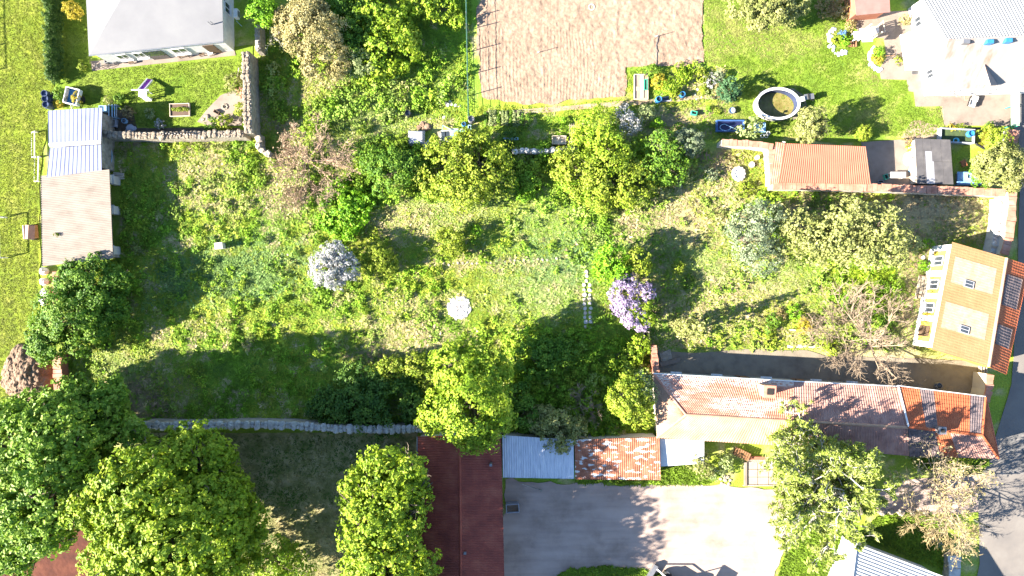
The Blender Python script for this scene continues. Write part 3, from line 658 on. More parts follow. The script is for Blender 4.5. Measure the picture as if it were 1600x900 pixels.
for u in (.35, .6): door(b, pw[1], pw[0], u, 1.0, 2.1, M_BRWOOD)
for u in (.2, .4, .6): window(b, pw[3], pw[2], u, 1.6, .9, 1.1)
MB().path([ea+np.array([0, .06, -.05]), eb+np.array([0, .06, -.05]), ec+np.array([0, .06, -.05])], .075, 6).build('gutter', M_WF, b)
chimney(b, 1203, 612, 3.2, 4.9, .95, M_TILEB, -.05, M_COPE)
# --- street end of the farm range
b = bldg('orange_roof_house', 'house with streaky new orange and grey tiles on the street corner', [(1402, 605), (1535, 620), (1562, 690), (1420, 712)], 3.25, 'house')
rD = W(1535, 680, 4.3); rC2 = W(1419, 667, 4.3); ed = W(1540, 621, 3.25); fd = W(1560, 716, 3.25); ec2 = W(1403, 604, 3.25); fc2 = W(1421, 713, 3.25)
cuts = [0, .24, .40, .82, 1.0]; mm = [M_TILEO, M_TILED, M_TILEO, M_TILED]
for i in range(4):
    u0, u1 = cuts[i], cuts[i+1]; e = lambda u: ec2+(ed-ec2)*u; r = lambda u: rC2+(rD-rC2)*u
    roof('roof_tiles', b, mm[i], [e(u1), e(u0), r(u0), r(u1)], 'tile', .22, .035, .33, kind='stuff')
cuts = [0, .35, .55, 1.0]; mm = [M_TILED, M_TILEO, M_TILEP]
for i in range(3):
    u0, u1 = cuts[i], cuts[i+1]; e = lambda u: fc2+(fd-fc2)*u; r = lambda u: rC2+(rD-rC2)*u
    roof('roof_tiles', b, mm[i], [e(u0), e(u1), r(u1), r(u0)], 'tile', .22, .035, .33, kind='stuff')
roof('roof_tiles', b, M_TILEO, [fd, ed, rD, rD+.002], 'tile', .22, .035, .33, kind='stuff')
ridge_cap(b, rC2, rD, .13, M_TILEO); ridge_cap(b, ed, rD, .11, M_TILEO); ridge_cap(b, fd, rD, .11, M_TILEO)
MB().slab([ec2+np.array([-.06, 0, .1]), ec2+np.array([.08, 0, .1]), rC2+np.array([.08, 0, .1]), rC2+np.array([-.06, 0, .1])], .05).build('verge_strip', M_WF, b)
pw = walls(b, [(1403, 604), (1540, 621), (1560, 716), (1421, 713)], 3.25, M_PLAST, .35, 3.15)
for u in (.3, .7): window(b, pw[2], pw[1], u, 1.7, .9, 1.2); window(b, pw[1], pw[0], u, 1.7, .9, 1.2); window(b, pw[3], pw[2], u, 1.7, .9, 1.2)
MB().path([ec2+np.array([0, .06, -.05]), ed+np.array([0, .06, -.05])], .075, 6).build('gutter', M_WF, b)
MB().path([ed+np.array([.06, 0, -.05]), fd+np.array([.06, 0, -.05])], .09, 6).build('gutter', plain('red_gutter', (.4, .09, .05), .5), b)
chimney(b, 1473, 673, 3.9, 5.0, .55, M_STEEL)

# --- yellow house on the street
b = bldg('yellow_house', 'yellow house with faded orange tiled roof and two skylights', [(1489, 378), (1600, 412), (1570, 582), (1457, 545)], 3.3, 'house')
e0, e1 = W(1488, 378, 3.3), W(1456, 546, 3.3); r0, r1 = W(1573, 403, 4.5), W(1545, 573, 4.5); f0, f1 = W(1608, 415, 3.3), W(1572, 585, 3.3)
roof('roof_tiles', b, M_HONEY, [e0, e1, r1, r0], 'tile', .24, .014, .33, kind='stuff', step=.008)
roof('roof_tiles', b, M_TILEO, [f1, f0, r0, r1], 'tile', .24, .03, .33, kind='stuff')
g4 = lambda u, v: (e0+(e1-e0)*u)*(1-v)+(r0+(r1-r0)*u)*v
M_TILEC = M('cream_worn_tiles', [(.17, .125, .08), (.20, .16, .115), (.225, .19, .145)], 2.5, .9)
for (u0, u1, v0, v1) in ((.12, .36, .1, .86), (.54, .78, .08, .86)):
    roof('roof_patch', b, M_TILEC, [g4(u0, v0), g4(u1, v0), g4(u1, v1), g4(u0, v1)], 'tile', .24, .014, .33, step=.008, lift=.02, t=0, kind='stuff', label='cream weathered roof tiles')
h4 = lambda u, v: (f0+(f1-f0)*u)*(1-v)+(r0+(r1-r0)*u)*v
for (u0, u1, v0, v1) in ((.14, .42, .2, .9), (.6, .78, .2, .9)):
    roof('roof_patch', b, M_TILED, [h4(u1, v0), h4(u0, v0), h4(u0, v1), h4(u1, v1)], 'tile', .24, .03, .33, lift=.035, t=0, kind='stuff', label='dark grey worn roof tiles')
ridge_cap(b, r0, r1, .13, M_TILEB)
nr = np.cross(e1-e0, r0-e0); nr = nr if nr[2] > 0 else -nr
for u, v in ((.33, .42), (.74, .48)): skylight(b, g4(u, v)+unit(nr)*.05, e1-e0, r0-e0, nr, .62, .75)
pw = walls(b, [(1488, 378), (1608, 415), (1572, 585), (1456, 546)], 3.3, M_YPLAST, .3, 3.2)
gable(b, [*pw[0], 3.18], [*pw[1], 3.18], [r0[0]-.05, (r0[1]+pw[0][1]*0+pw[1][1]*0)-.35, 4.4], M_YPLAST, .2); gable(b, [*pw[3], 3.18], [*pw[2], 3.18], [r1[0], r1[1]+.35, 4.4], M_YPLAST, .2)
# white pilasters and bands of the garden front
A, Bq = pw[3], pw[0]
def on_wall(a, b, u, off): a = np.array(a); b = np.array(b); d = (b-a)/np.linalg.norm(b-a); n = np.array([-d[1], d[0]]); return a+(b-a)*u+n*off, math.atan2(d[1], d[0])
for u in (.01, .27, .5, .73, .99):
    c, an = on_wall(A, Bq, u, .04); MB().box(c[0], c[1], 0, 3.15, .5, .12, an).build('pilaster', M_WF, b)
for z0, z1 in ((0, .55), (2.5, 3.12)):
    c, an = on_wall(A, Bq, .5, .03); MB().box(c[0], c[1], z0, z1, np.linalg.norm(Bq-A)*.99, .11, an).build('wall_band', M_WF, b)
for u in (.38, .62, .86): window(b, Bq, A, 1-u, 1.5, .9, 1.3)
door(b, Bq, A, .86, 1.0, 2.1, M_DKWOOD)

# --- white house with gable and lower rusted slope
b = bldg('white_gable_house', 'tall white gabled house with grey corrugated and rust-streaked roof', [(1447, 8), (1700, 0), (1700, 135), (1467, 140)], 2.8, 'house')
e0, e1 = W(1467, 140, 2.6), W(1760, 133, 2.6); r0, r1 = W(1481, 63, 5.6), W(1790, 46, 5.6); f0, f1 = W(1440, -6, 2.6), W(1760, -26, 2.6)
roof('roof_slope', b, M_RPINK, [e0, e1, r1, r0], 'seam', 1.0, .006)
roof('roof_slope', b, M_GSHEET, [f1, f0, r0, r1], 'corr', .3, .05)
ridge_cap(b, r0, r1, .1, M_RPINK)
pw = walls(b, [(1467, 140), (1760, 133), (1760, -26), (1440, -6)], 2.6, M_WF, .2, 2.5)
gable(b, [*pw[0], 2.48], [*pw[3], 2.48], [r0[0]+.12, r0[1], 5.45], M_WF, .2)
G0, G1 = pw[3], pw[0]
for u, z, w_, h_ in ((.28, 3.2, 1.0, 1.2), (.54, 3.4, 1.0, 1.2), (.80, 1.5, .8, 1.0), (.2, 1.2, .9, 1.0)): window(b, G0, G1, u, z, w_, h_)
q0 = W(1545, 122, 3.9); dm = MB()
dm.add([W(1523, 132, 3.0), W(1560, 133, 3.0), W(1548, 133, 4.1), W(1538, 100, 4.2)], [(0, 1, 2), (0, 2, 3), (1, 3, 2), (0, 3, 1)])
d_ = dm.build('dormer', M_RPINK, b); MB().slab([W(1538, 132.7, 3.15), W(1556, 133.2, 3.15), W(1548, 133.2, 3.8)], .03).build('dormer_window', M_GLASS, d_)
for (x, y) in ((1506, 67), (1543, 67), (1572, 65)):
    p = W(x, y, 5.35); MB().box(p[0], p[1], 5.0, 5.75, .55, .32, -.03).build('roof_vent', M_BLUEP if x > 1540 else M_STEEL, b)
for u in (.1, .2, .3): window(b, pw[0], pw[1], u, 1.4, .9, 1.1)
x_ = thing('white_annex', 'flat white single-storey annex against the gabled house', 'building', tuple(W(1424, 80)))
an = [W2(1408, 57), W2(1448, 52), W2(1450, 108), W2(1416, 108)]; MB().prism(an, 0, 1.1).build('wall', M_WF, x_)
MB().prism([W2(1406, 55, 1.1), W2(1450, 50, 1.1), W2(1452, 109, 1.1), W2(1414, 110, 1.1)], 1.1, 1.2).build('roof', M_WF, x_)
p = W(1414, 78, 1.2); MB().box(p[0], p[1], 1.2, 1.24, .35, 1.3, .1).build('hatch', M_WOODW, x_)

# --- red corrugated garage and its tile-coped enclosure
b = bldg('red_roof_garage', 'garage with finely ribbed orange-red roof inside the coped wall', [(1228, 224), (1352, 229), (1360, 287), (1217, 285)], 2.5, 'garage')
roof('roof', b, M_ORROOF, [W(1217, 285, 1.75), W(1360, 288, 1.75), W(1352, 229, 1.95), W(1228, 224, 1.95)], 'corr', .2, .04)
walls(b, [(1226, 225), (1352, 229), (1358, 285), (1219, 284)], 1.8, M_PLAST, .2, 1.65)
b = thing('side_lean_to', 'narrow dark red lean-to roof beside the ribbed garage', 'shed', tuple(W(1216, 255)))
roof('roof', b, M_COPE, [W(1204, 288, 1.5), W(1216, 288, 1.5), W(1226, 224, 1.5), W(1212, 222, 1.5)], 'corr', .2, .03); wbox(1206, 284, 1216, 226, .25, 0, 1.42, M_PLAST, b, 'wall')

# --- bitumen shed
b = bldg('bitumen_shed', 'shed roofed with grey bitumen sheets and a pale strip', [(1429, 216), (1485, 218), (1490, 288), (1433, 287)], 2.3, 'shed')
def quad_uv(q, h0, h1):
    P0, P1, P2, P3 = W(*q[0], h1), W(*q[1], h1), W(*q[2], h0), W(*q[3], h0)
    return lambda u, v: (P0+(P1-P0)*u)*(1-v)+(P3+(P2-P3)*u)*v
g = quad_uv([(1429, 216), (1485, 218), (1490, 288), (1433, 287)], 1.3, 1.45)
for i, (u0, u1, v0, v1, m_) in enumerate([(0, .22, 0, 1, M_BITU), (.22, .45, 0, .27, M_BITU), (.22, .27, .27, 1, M_BITU), (.27, .5, .27, 1, M('pale_strip', [(.2, .2, .22), (.24, .24, .26)], 1, .6)), (.45, .72, 0, .5, M_BITU), (.72, 1, 0, .5, M_BITU), (.5, .75, .5, 1, M_BITU), (.75, 1, .5, 1, M_BITU)]):
    roof('roof_sheet', b, m_, [g(u0+.004, v1), g(u1-.004, v1), g(u1-.004, v0+.004), g(u0+.004, v0+.004)], 'flat', .5, 0, lift=.004*(i % 3), t=.03, jit=.004)
walls(b, [(1429, 216), (1485, 218), (1490, 288), (1433, 287)], 1.3, M_WOODW, .12, 1.22)
# --- flat reddish shed at the top edge
b = bldg('maroon_roof_shed', 'shed with dusty maroon flat roof beside the gabled house', [(1335, -20), (1388, -22), (1390, 18), (1338, 24)], 2.2, 'shed')
roof('roof', b, M('maroon_felt', [(.20, .10, .085), (.27, .15, .13)], .8, .85), [W(1338, 24, 2.1), W(1391, 19, 2.1), W(1388, -40, 2.4), W(1332, -38, 2.4)], 'flat', .5, 0)
walls(b, [(1338, 22), (1389, 17), (1387, -38), (1333, -36)], 2.1, M_BRICK, .1, 2.0)

# --- white corrugated cottage at the bottom edge
b = bldg('white_cottage', 'white cottage with pale ribbed roof turned towards the street', [(1337, 849), (1480, 905), (1430, 1010), (1290, 960)], 3.0, 'house')
P0, P1 = W(1337, 849, 3.0), W(1478, 902, 3.0); dv = (P1-P0); nv_ = np.array([dv[1], -dv[0], 0]); nv_ = nv_/np.linalg.norm(nv_)*7.5
r0 = P0+nv_*.5+dv*0.0; r1 = P1+nv_*.5; r0[2] = r1[2] = 4.6; P2, P3 = P1+nv_, P0+nv_
roof('roof_slope', b, M('cottage_sheet', [(.40, .40, .41), (.5, .5, .5)], .8, .6), [P0, r0, r1, P1], 'corr', .3, .05); roof('roof_slope', b, MATS['cottage_sheet'], [P3, r0, r1, P2], 'corr', .3, .05)
c4 = [(P0-dv*0)[:2], P1[:2], P2[:2], P3[:2]]; ci = inset(c4, .3); MB().prism(ci, -.05, 2.92).build('wall', M_WF, b)
gable(b, [*ci[0], 2.9], [*ci[3], 2.9], [*(r0[:2]+.12*unit(dv[:2])), 4.45], M_WF); gable(b, [*ci[1], 2.9], [*ci[2], 2.9], [*(r1[:2]-.12*unit(dv[:2])), 4.45], M_WF)
ridge_cap(b, r0, r1, .1, M_WF); window(b, ci[3], ci[0], .5, 1.5, 1.0, 1.2); window(b, ci[0], ci[1], .3, 1.5, .9, 1.1)
for a_, b_ in ((P0, r0), (P3, r0)): MB().slab([a_+np.array([-.05, -.02, .09]), a_+np.array([.12, .05, .09]), b_+np.array([.12, .05, .09]), b_+np.array([-.05, -.02, .09])], .05).build('verge_board', M_WF, b)

# ================================================================ WALLS
def stone_wall(label, pts, h, w, mat=M_STONE, name='stone_wall', cope=None, piece=.55, seed=1, cw=1.15, jag=.08, cname='coping_stone'):
    """wall body along px points plus single coping stones"""
    rg = random.Random(seed); P = [W2(*p, h) for p in pts]; c = ctr(P); t = thing(name, label, 'wall', (c[0], c[1], 0))
    mb = MB()
    for a, q in zip(P[:-1], P[1:]):
        d = q-a; m = (a+q)/2; mb.box(m[0], m[1], -.05, h-.12+rg.uniform(-.004, .004), np.linalg.norm(d), w*.92, math.atan2(d[1], d[0]))
    mb.build('wall_body', mat, t); n_st = 0
    for a, q in zip(P[:-1], P[1:]):
        d = q-a; L = np.linalg.norm(d); an = math.atan2(d[1], d[0]); s = 0
        while s < L-.05:
            l = min(piece*rg.uniform(.6, 1.5), L-s); m = a+d/L*(s+l/2); s += l
            if cname == 'coping_stone':
                nq = np.array([-d[1], d[0]])/L
                for o_ in ((-.24, .24) if w > .5 else (0,)):
                    rr_ = min(.34, max(.17, l*.62)); q_ = m+nq*(o_*w+rg.uniform(-.06, .06)); MB().rock(q_[0], q_[1], h-.2+rg.uniform(-.03, .04), rr_*rg.uniform(.85, 1.15), .85, rg).build(cname, cope or mat, t)
                n_st += 1; continue
            k = MB().box(m[0]+rg.uniform(-.02, .02), m[1]+rg.uniform(-.02, .02), h-.14, h+rg.uniform(-jag*.6, jag*.6), l*.95, w*cw*rg.uniform(.85, 1.08), an+rg.uniform(-.05, .05))
            for i in range(4, 8): x, y, z = k.v[i]; k.v[i] = (x+rg.uniform(-.03, .03), y+rg.uniform(-.03, .03), z+rg.uniform(-jag, jag)*.5)
            k.build(cname, cope or mat, t); n_st += 1
    return t
stone_wall('tall rubble wall between the bungalow garden and the shaded thicket', [(383, 80), (385, 140), (387, 207)], 2.3, .75, piece=.36, seed=2, cope=M('dry_coping', [(.13, .10, .07), (.20, .16, .12), (.27, .225, .17)], 3, .95, bump=.04))
stone_wall('rubble wall topped with dry stones behind the children\'s slide', [(160, 209), (230, 211), (300, 210), (380, 208)], 2.0, .6, piece=.34, seed=3, cope=MATS['dry_coping'])
stone_wall('narrow old stone wall beside the bungalow end', [(401, 38), (402, 78)], 1.6, .5, seed=4)
stone_wall('low stone wall end beside the pink-brown bare shrub', [(403, 210), (404, 232), (424, 243)], 1.2, .5, seed=5)
stone_wall('long pale stone wall between the meadow and the tree-shaded yard', [(222, 665), (300, 666), (380, 664), (450, 665), (520, 670), (600, 672), (662, 670)], 2.0, .62, M_STONE, piece=.42, seed=6, cope=M('pale_coping', [(.22, .21, .20), (.32, .31, .29), (.4, .385, .36)], 2, .9, bump=.03))
stone_wall('white stone wall fragment behind the vegetable beds', [(800, 236), (850, 235), (905, 233)], 1.3, .45, seed=7, cope=M_STONEW)
stone_wall('low wall with brick-red tile coping beside the blue pool', [(1128, 222), (1170, 224), (1208, 229)], 1.6, .45, M_PLAST, 'coped_wall', M_COPE, .4, 8, 1.3, .02, 'coping_tile')
stone_wall('cream wall with tile coping closing the garage side', [(1205, 229), (1208, 262), (1209, 288)], 1.45, .55, M_PLAST, 'coped_wall', M_COPE, .4, 9, 1.2, .02, 'coping_tile')
stone_wall('long wall with worn red tile coping behind the ribbed garage', [(1208, 290), (1300, 291), (1400, 294), (1480, 297), (1571, 301)], 1.5, .6, M_PLAST, 'coped_wall', M_COPE, .42, 10, 1.2, .03, 'coping_tile')
stone_wall('street wall with orange tile coping north of the yellow house', [(1583, 300), (1581, 340), (1576, 375), (1570, 398)], 2.0, .6, M_PLAST, 'coped_wall', M_COPE, .42, 11, 1.3, .02, 'coping_tile')
stone_wall('street wall with tile coping between the two corner houses', [(1548, 585), (1546, 610), (1541, 628)], 2.0, .6, M_PLAST, 'coped_wall', M_COPE, .42, 12, 1.2, .02, 'coping_tile')
stone_wall('crumbling pale grey wall leaning along the street coping', [(1568, 310), (1566, 345), (1560, 375), (1556, 400)], 1.2, 1.0, M_STONEW, 'crumbling_wall', M('grey_render', [(.26, .27, .28), (.4, .39, .37), (.48, .45, .4)], 2, .9, bump=.04), .8, 13, 1.1, .1)
stone_wall('red brick wall with reddish coping beside the soil heap', [(88, 556), (90, 590), (92, 626)], 1.2, .75, M_BRICK, 'brick_wall', M_COPE, .4, 14, 1.1, .02, 'coping_brick')
stone_wall('short brick wall stub half hidden under the leafy corner tree', [(86, 425), (87, 450), (84, 478)], 1.0, .5, M_BRICK, 'brick_wall', M_COPE, .4, 15, 1.1, .03, 'coping_brick')
stone_wall('old gate wall of brick and stone at the courtyard corner', [(1021, 540), (1024, 560), (1026, 584)], 1.7, .5, M_BRICK, 'gate_wall', M_COPE, .45, 16, 1.15, .06, 'coping_brick')
stone_wall('dirt-stained retaining wall along the white cottage drive', [(1372, 801), (1420, 800), (1455, 803)], .2, .2, M_STONE, 'retaining_wall', None, .6, 17)

# ================================================================ GRASS COVER
MEADOW = [(186, 216), (400, 214), (412, 240), (640, 238), (800, 240), (1200, 236), (1212, 296), (1558, 308), (1556, 380), (1480, 385), (1440, 545), (1280, 545), (1165, 545), (1022, 548), (1020, 640), (1020, 684), (905, 684), (785, 678), (662, 668), (520, 664), (225, 660), (205, 650), (98, 628), (96, 556), (92, 480), (110, 420), (192, 404)]
DIRTY = [(1400, 305), (1558, 310), (1556, 380), (1470, 385), (1440, 470), (1440, 545), (1400, 545), (1415, 440), (1380, 330)]
PADS = [(912, 420), (922, 420), (928, 512), (908, 512)]
NORTH = [(406, 60), (440, 20), (480, -20), (735, -20), (736, 195), (640, 200), (640, 236), (412, 236), (408, 200)]
VEG = [(752, 165), (850, 168), (975, 155), (980, 108), (1150, 104), (1150, 215), (905, 228), (745, 235), (742, 165)]
def dens_mask(x, y):
    W_ = patch_w(x, y); return np.clip(1.05-.75*W_['soil']-.2*W_['dry'], .12, 1)*np.clip(.45+1.1*fnoise(x, y, .9, 77), .2, 1)
tufts('meadow_grass', 'rough uncut meadow grass with dry straw patches between the walls', 'grass', [MEADOW], 75, .29, meadow_col, M_TUFT, holes=[PADS], seed=3, mask=dens_mask, blades=4, hgt=.5)
def weed_col(x, y, rng): return meadow_col(x, y, rng)*rng.uniform(.8, 1.25, (len(x), 1))
tufts('meadow_weeds', 'coarse broad-leaved weeds standing in clumps across the meadow', 'weeds', [MEADOW], 22, .38, weed_col, M_TUFT, holes=[PADS, DIRTY], seed=4, blades=6, wid=.5, hgt=.65, mask=lambda x, y: np.clip((fnoise(x, y, 1.7, 55)-.42)*4, 0, 1)*(1-np.clip(patch_w(x, y)['pale'], 0, .9)))
tufts('thicket_grass', 'tall pale grass north of the old garden hedge', 'grass', [NORTH], 60, .38, meadow_col, M_TUFT, seed=5, blades=4, hgt=.5)
tufts('vegetable_plot_grass', 'loose grass around the vegetable beds and flower border', 'grass', [VEG], 45, .26, meadow_col, M_TUFT, seed=6, blades=4, mask=dens_mask)
def lawncol(c, v): return lambda x, y, rng: np.array(c)*(1-v+2*v*fnoise(x, y, 1.5, 8)[:, None])*rng.uniform(.75, 1.25, (len(x), 1))
def lawn2(x, y, rng):
    d = np.clip((fnoise(x, y, 3.2, 61)-.5)*5, 0, 1)[:, None]*.7; return (np.array([.135, .21, .018])*(1-d)+np.array([.30, .27, .10])*d)*rng.uniform(.75, 1.25, (len(x), 1))
tufts('pitch_turf', 'short striped turf of the sports pitch beside the sheds', 'grass', [[(-30, -20), (84, -20), (84, 135), (74, 190), (60, 280), (60, 640), (-30, 640)]], 70, .17, lawncol((.15, .185, .013), .35), M_TUFT, seed=7, z=.06, blades=3)
tufts('garden_turf', 'mown turf round the slide in the bungalow garden', 'grass', [[(100, 150), (140, 112), (370, 92), (380, 80), (378, 150), (345, 146), (306, 190), (300, 200), (212, 198), (205, 170), (100, 168)], [(100, -20), (136, -20), (138, 110), (104, 135)]], 70, .15, lawncol((.125, .18, .015), .25), M_TUFT, seed=8, z=.06, blades=3)
tufts('east_turf', 'sunny mown turf around the round garden pool', 'grass', [[(1100, -20), (1290, -20), (1330, 45), (1365, 110), (1375, 126), (1415, 127), (1425, 168), (1470, 170), (1474, 212), (1130, 216), (1100, 190), (1155, 150), (1155, 110), (1100, 98)]], 70, .16, lawn2, M_TUFT, seed=9, z=.06, blades=3)
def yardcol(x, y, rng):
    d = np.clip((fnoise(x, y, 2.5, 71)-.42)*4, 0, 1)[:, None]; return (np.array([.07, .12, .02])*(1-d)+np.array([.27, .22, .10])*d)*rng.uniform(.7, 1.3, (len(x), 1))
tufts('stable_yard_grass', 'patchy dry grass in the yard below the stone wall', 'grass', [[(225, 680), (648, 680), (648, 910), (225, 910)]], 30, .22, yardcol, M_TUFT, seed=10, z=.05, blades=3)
tufts('verge_grass', 'lush green grass verge beside the white cottage', 'grass', [[(1214, 905), (1236, 845), (1264, 808), (1312, 832), (1312, 905)], [(1368, 808), (1420, 803), (1455, 805), (1478, 850), (1480, 890), (1345, 840)]], 90, .42, lawncol((.13, .21, .015), .3), M_TUFT, seed=11, z=.05, blades=4, hgt=.8)
tufts('garage_strip_grass', 'bright grass strip in front of the rusty and white garage roofs', 'grass', [[(900, 748), (1036, 748), (1034, 730), (1100, 726), (1128, 740), (1100, 756), (1000, 756), (900, 753)], [(860, 905), (890, 888), (940, 884), (1010, 890), (1060, 905)], [(1420, 712), (1545, 718), (1530, 740), (1440, 735)]], 90, .38, lawncol((.13, .21, .015), .3), M_TUFT, seed=12, z=.03, blades=4, hgt=.8)
tufts('lime_weed_patch', 'low vivid lime-green weeds under the feathery pale trees', 'weeds', [[(1300, 420), (1395, 425), (1400, 470), (1350, 480), (1290, 470)]], 70, .42, lawncol((.19, .27, .015), .2), M_TUFT, seed=13, blades=5)
tufts('blue_green_weeds', 'tall blue-green weed bed beside the open barn shade', 'weeds', [[(248, 410), (290, 408), (292, 470), (262, 478), (250, 465)], [(300, 405), (455, 395), (462, 440), (420, 466), (310, 460)]], 60, .42, lawncol((.145, .235, .06), .25), M_TUFT, seed=14, blades=5, mask=lambda x, y: np.clip((fnoise(x, y, 1.5, 91)-.3)*4, .1, 1))

# ================================================================ TREES AND SHRUBS
def LM(name, *cols, trans=.32): return M(name, list(cols), attr='v', trans=trans, rough=.55, spec=.25)
L_CHEST = LM('chestnut_leaves', (0.114, 0.199, 0.011), (0.213, 0.305, 0.014), (0.298, 0.369, 0.031))
L_CHESTD = LM('deep_chestnut_leaves', (0.085, 0.177, 0.014), (0.170, 0.284, 0.023), (0.256, 0.355, 0.057))
L_BRIGHT = LM('bright_leaves', (0.114, 0.213, 0.011), (0.227, 0.334, 0.017), (0.341, 0.412, 0.043))
L_GREEN = LM('mid_green_leaves', (0.050, 0.121, 0.011), (0.106, 0.213, 0.017), (0.185, 0.284, 0.028))
L_YEL = LM('yellow_green_leaves', (.13, .20, .012), (.22, .285, .020), (.31, .35, .05))
L_OLIVE = LM('olive_leaves', (0.132, 0.156, 0.036), (0.228, 0.246, 0.072), (0.348, 0.336, 0.132))
L_PALE = LM('pale_grey_leaves', (0.149, 0.196, 0.069), (0.253, 0.310, 0.115), (0.368, 0.414, 0.184))
L_GREY = LM('grey_green_leaves', (0.092, 0.132, 0.063), (0.184, 0.230, 0.127), (0.310, 0.345, 0.207))
L_TAN = LM('tan_spring_leaves', (0.220, 0.193, 0.066), (0.319, 0.275, 0.110), (0.396, 0.352, 0.176))
L_WHITE = LM('white_blossom', (.20, .22, .16), (.34, .335, .33), (.46, .45, .45), trans=.2)
L_LILAC = LM('lilac_blossom', (.18, .135, .22), (.30, .225, .355), (.43, .355, .47), trans=.2)
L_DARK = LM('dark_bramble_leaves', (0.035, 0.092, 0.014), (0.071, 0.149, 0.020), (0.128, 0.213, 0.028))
L_GOLD = LM('golden_leaves', (0.264, 0.220, 0.017), (0.396, 0.319, 0.022), (0.484, 0.396, 0.066))
L_LIME = LM('lime_leaves', (0.100, 0.250, 0.010), (0.163, 0.338, 0.013), (0.250, 0.413, 0.025))
L_CON = LM('conifer_needles', (0.028, 0.078, 0.031), (0.057, 0.135, 0.057), (0.099, 0.185, 0.071))
L_REDD = LM('reddish_shoots', (0.170, 0.121, 0.057), (0.270, 0.213, 0.085), (0.369, 0.284, 0.142))
L_THUJA = LM('thuja_sprays', (0.024, 0.066, 0.010), (0.048, 0.108, 0.014), (0.096, 0.168, 0.024))

tree('chestnut_tree', 'broad deep-green chestnut tree beside the red clay ground', 'tree', [(85, 690, 62, 9.5), (20, 700, 55, 9), (60, 770, 68, 10), (150, 760, 42, 8.5), (15, 840, 45, 8), (50, 830, 42, 8), (110, 720, 60, 5), (50, 690, 60, 5)], L_CHESTD, M_BARK, .34, 3.0, clump=.13, trunk_r=.4)
tree('chestnut_tree', 'smaller shaded chestnut tree at the end of the stone wall', 'tree', [(150, 650, 50, 4.2), (105, 632, 40, 4.0), (195, 690, 38, 5), (165, 625, 32, 3.2), (60, 640, 34, 4)], L_CHESTD, M_BARK, .34, 3.0, clump=.13, trunk_r=.28)
tree('chestnut_tree', 'largest yellow-green chestnut tree spreading over the shaded yard', 'tree', [(225, 780, 78, 10.5), (275, 850, 88, 11), (200, 850, 66, 9.5), (330, 800, 60, 9), (300, 715, 52, 7.5), (372, 820, 42, 7), (250, 740, 42, 9), (300, 745, 56, 4.5), (345, 790, 52, 4.5), (330, 850, 60, 4.6), (270, 790, 60, 5)], L_CHEST, M_BARK, .34, 3.0, clump=.13, trunk_r=.45)
tree('lime_tree', 'tall dense bright tree beside the dark red barn', 'tree', [(605, 752, 52, 9), (585, 820, 56, 9.5), (618, 800, 52, 9), (600, 890, 66, 9.5), (575, 770, 40, 8), (612, 755, 46, 4.3), (605, 815, 50, 4.4), (610, 880, 52, 4.4), (605, 775, 46, 6.6), (600, 850, 52, 6.6)], L_CHEST, M_BARK, .34, 2.0, clump=.13, trunk_r=.38)
tree('lime_tree', 'second tall tree in line beside the dark red barn', 'tree', [(600, 965, 62, 9), (590, 1030, 66, 9.5), (625, 1000, 50, 8), (585, 930, 40, 7), (610, 950, 52, 4.4), (610, 1010, 54, 4.4), (605, 935, 48, 6.6), (605, 1000, 56, 6.6)], L_CHEST, M_BARK, .34, 2.0, clump=.13, trunk_r=.38)
tree('young_tree', 'small pale leafy tree sprouting in the dry shaded yard', 'tree', [(425, 880, 36, 3.2), (460, 890, 26, 2.6), (395, 885, 22, 2.5)], L_BRIGHT, M_BARK, .24, 1.6)
tree('field_maple', 'bright green tree overhanging the top of the dark red barn', 'tree', [(735, 635, 58, 6.2), (710, 570, 34, 5.8), (765, 600, 36, 5), (690, 645, 34, 5), (775, 650, 28, 4.5), (735, 540, 20, 5.2)], L_BRIGHT, M_BARK, .27, 2.2)
tree('corner_tree', 'leafy tree between the open barn and the soil heap', 'tree', [(150, 450, 42, 2.5), (112, 495, 46, 2.8), (82, 538, 30, 2.4), (115, 445, 32, 2.3), (172, 480, 30, 2.0), (70, 520, 22, 2)], L_GREEN, M_BARK, .24, 2.3)
tree('round_bush', 'round bright yellow-green bush beside the bungalow corner', 'bush', [(408, 16, 20, 2.6), (418, 25, 14, 2)], L_LIME, M_BARK, .18, 2.4)
tree('spring_tree', 'tan spring tree with thin pale leaves behind the rubble wall', 'tree', [(490, 50, 42, 3), (507, 85, 34, 2.6), (452, 38, 22, 2.4), (480, 15, 28, 2.8)], L_TAN, M_TWIG, .2, 1.7)
tree('dark_thicket_tree', 'dark green tree wedged between the tan tree and the bright tree', 'tree', [(556, 35, 40, 1.5, 1.2), (550, 75, 30, 1.3), (530, 10, 30, 1.5)], L_GREEN, M_BARK, .24, 2.3)
tree('bright_thicket_tree', 'bright star-leaved tree at the edge of the pale grass', 'tree', [(600, 15, 42, 1.7, 1.4), (608, 72, 42, 1.7, 1.4), (585, 100, 26, 1.3), (632, 60, 24, 1.5)], L_BRIGHT, M_BARK, .28, 2.0)
tree('hedge_tree', 'green tree beside the wire fence of the ploughed plot', 'tree', [(690, 8, 26, .9), (714, 30, 14, .7), (662, 5, 24, 1.3)], L_BRIGHT, M_BARK, .24, 2.0)
tree('blossom_shrub', 'thin white flowering shrub under the bright thicket tree', 'bush', [(562, 98, 20, 1.8), (545, 108, 12, 1.4)], L_PALE, M_TWIGP, .14, 1.3)
tree('walnut_tree', 'glossy yellow-green tree shading the glass cold frames', 'tree', [(700, 262, 40, 2.8), (748, 252, 42, 2.9), (725, 292, 38, 2.5), (772, 282, 28, 2.2), (678, 290, 24, 2.0), (725, 232, 28, 2.4)], L_YEL, M_BARK, .26, 1.25)
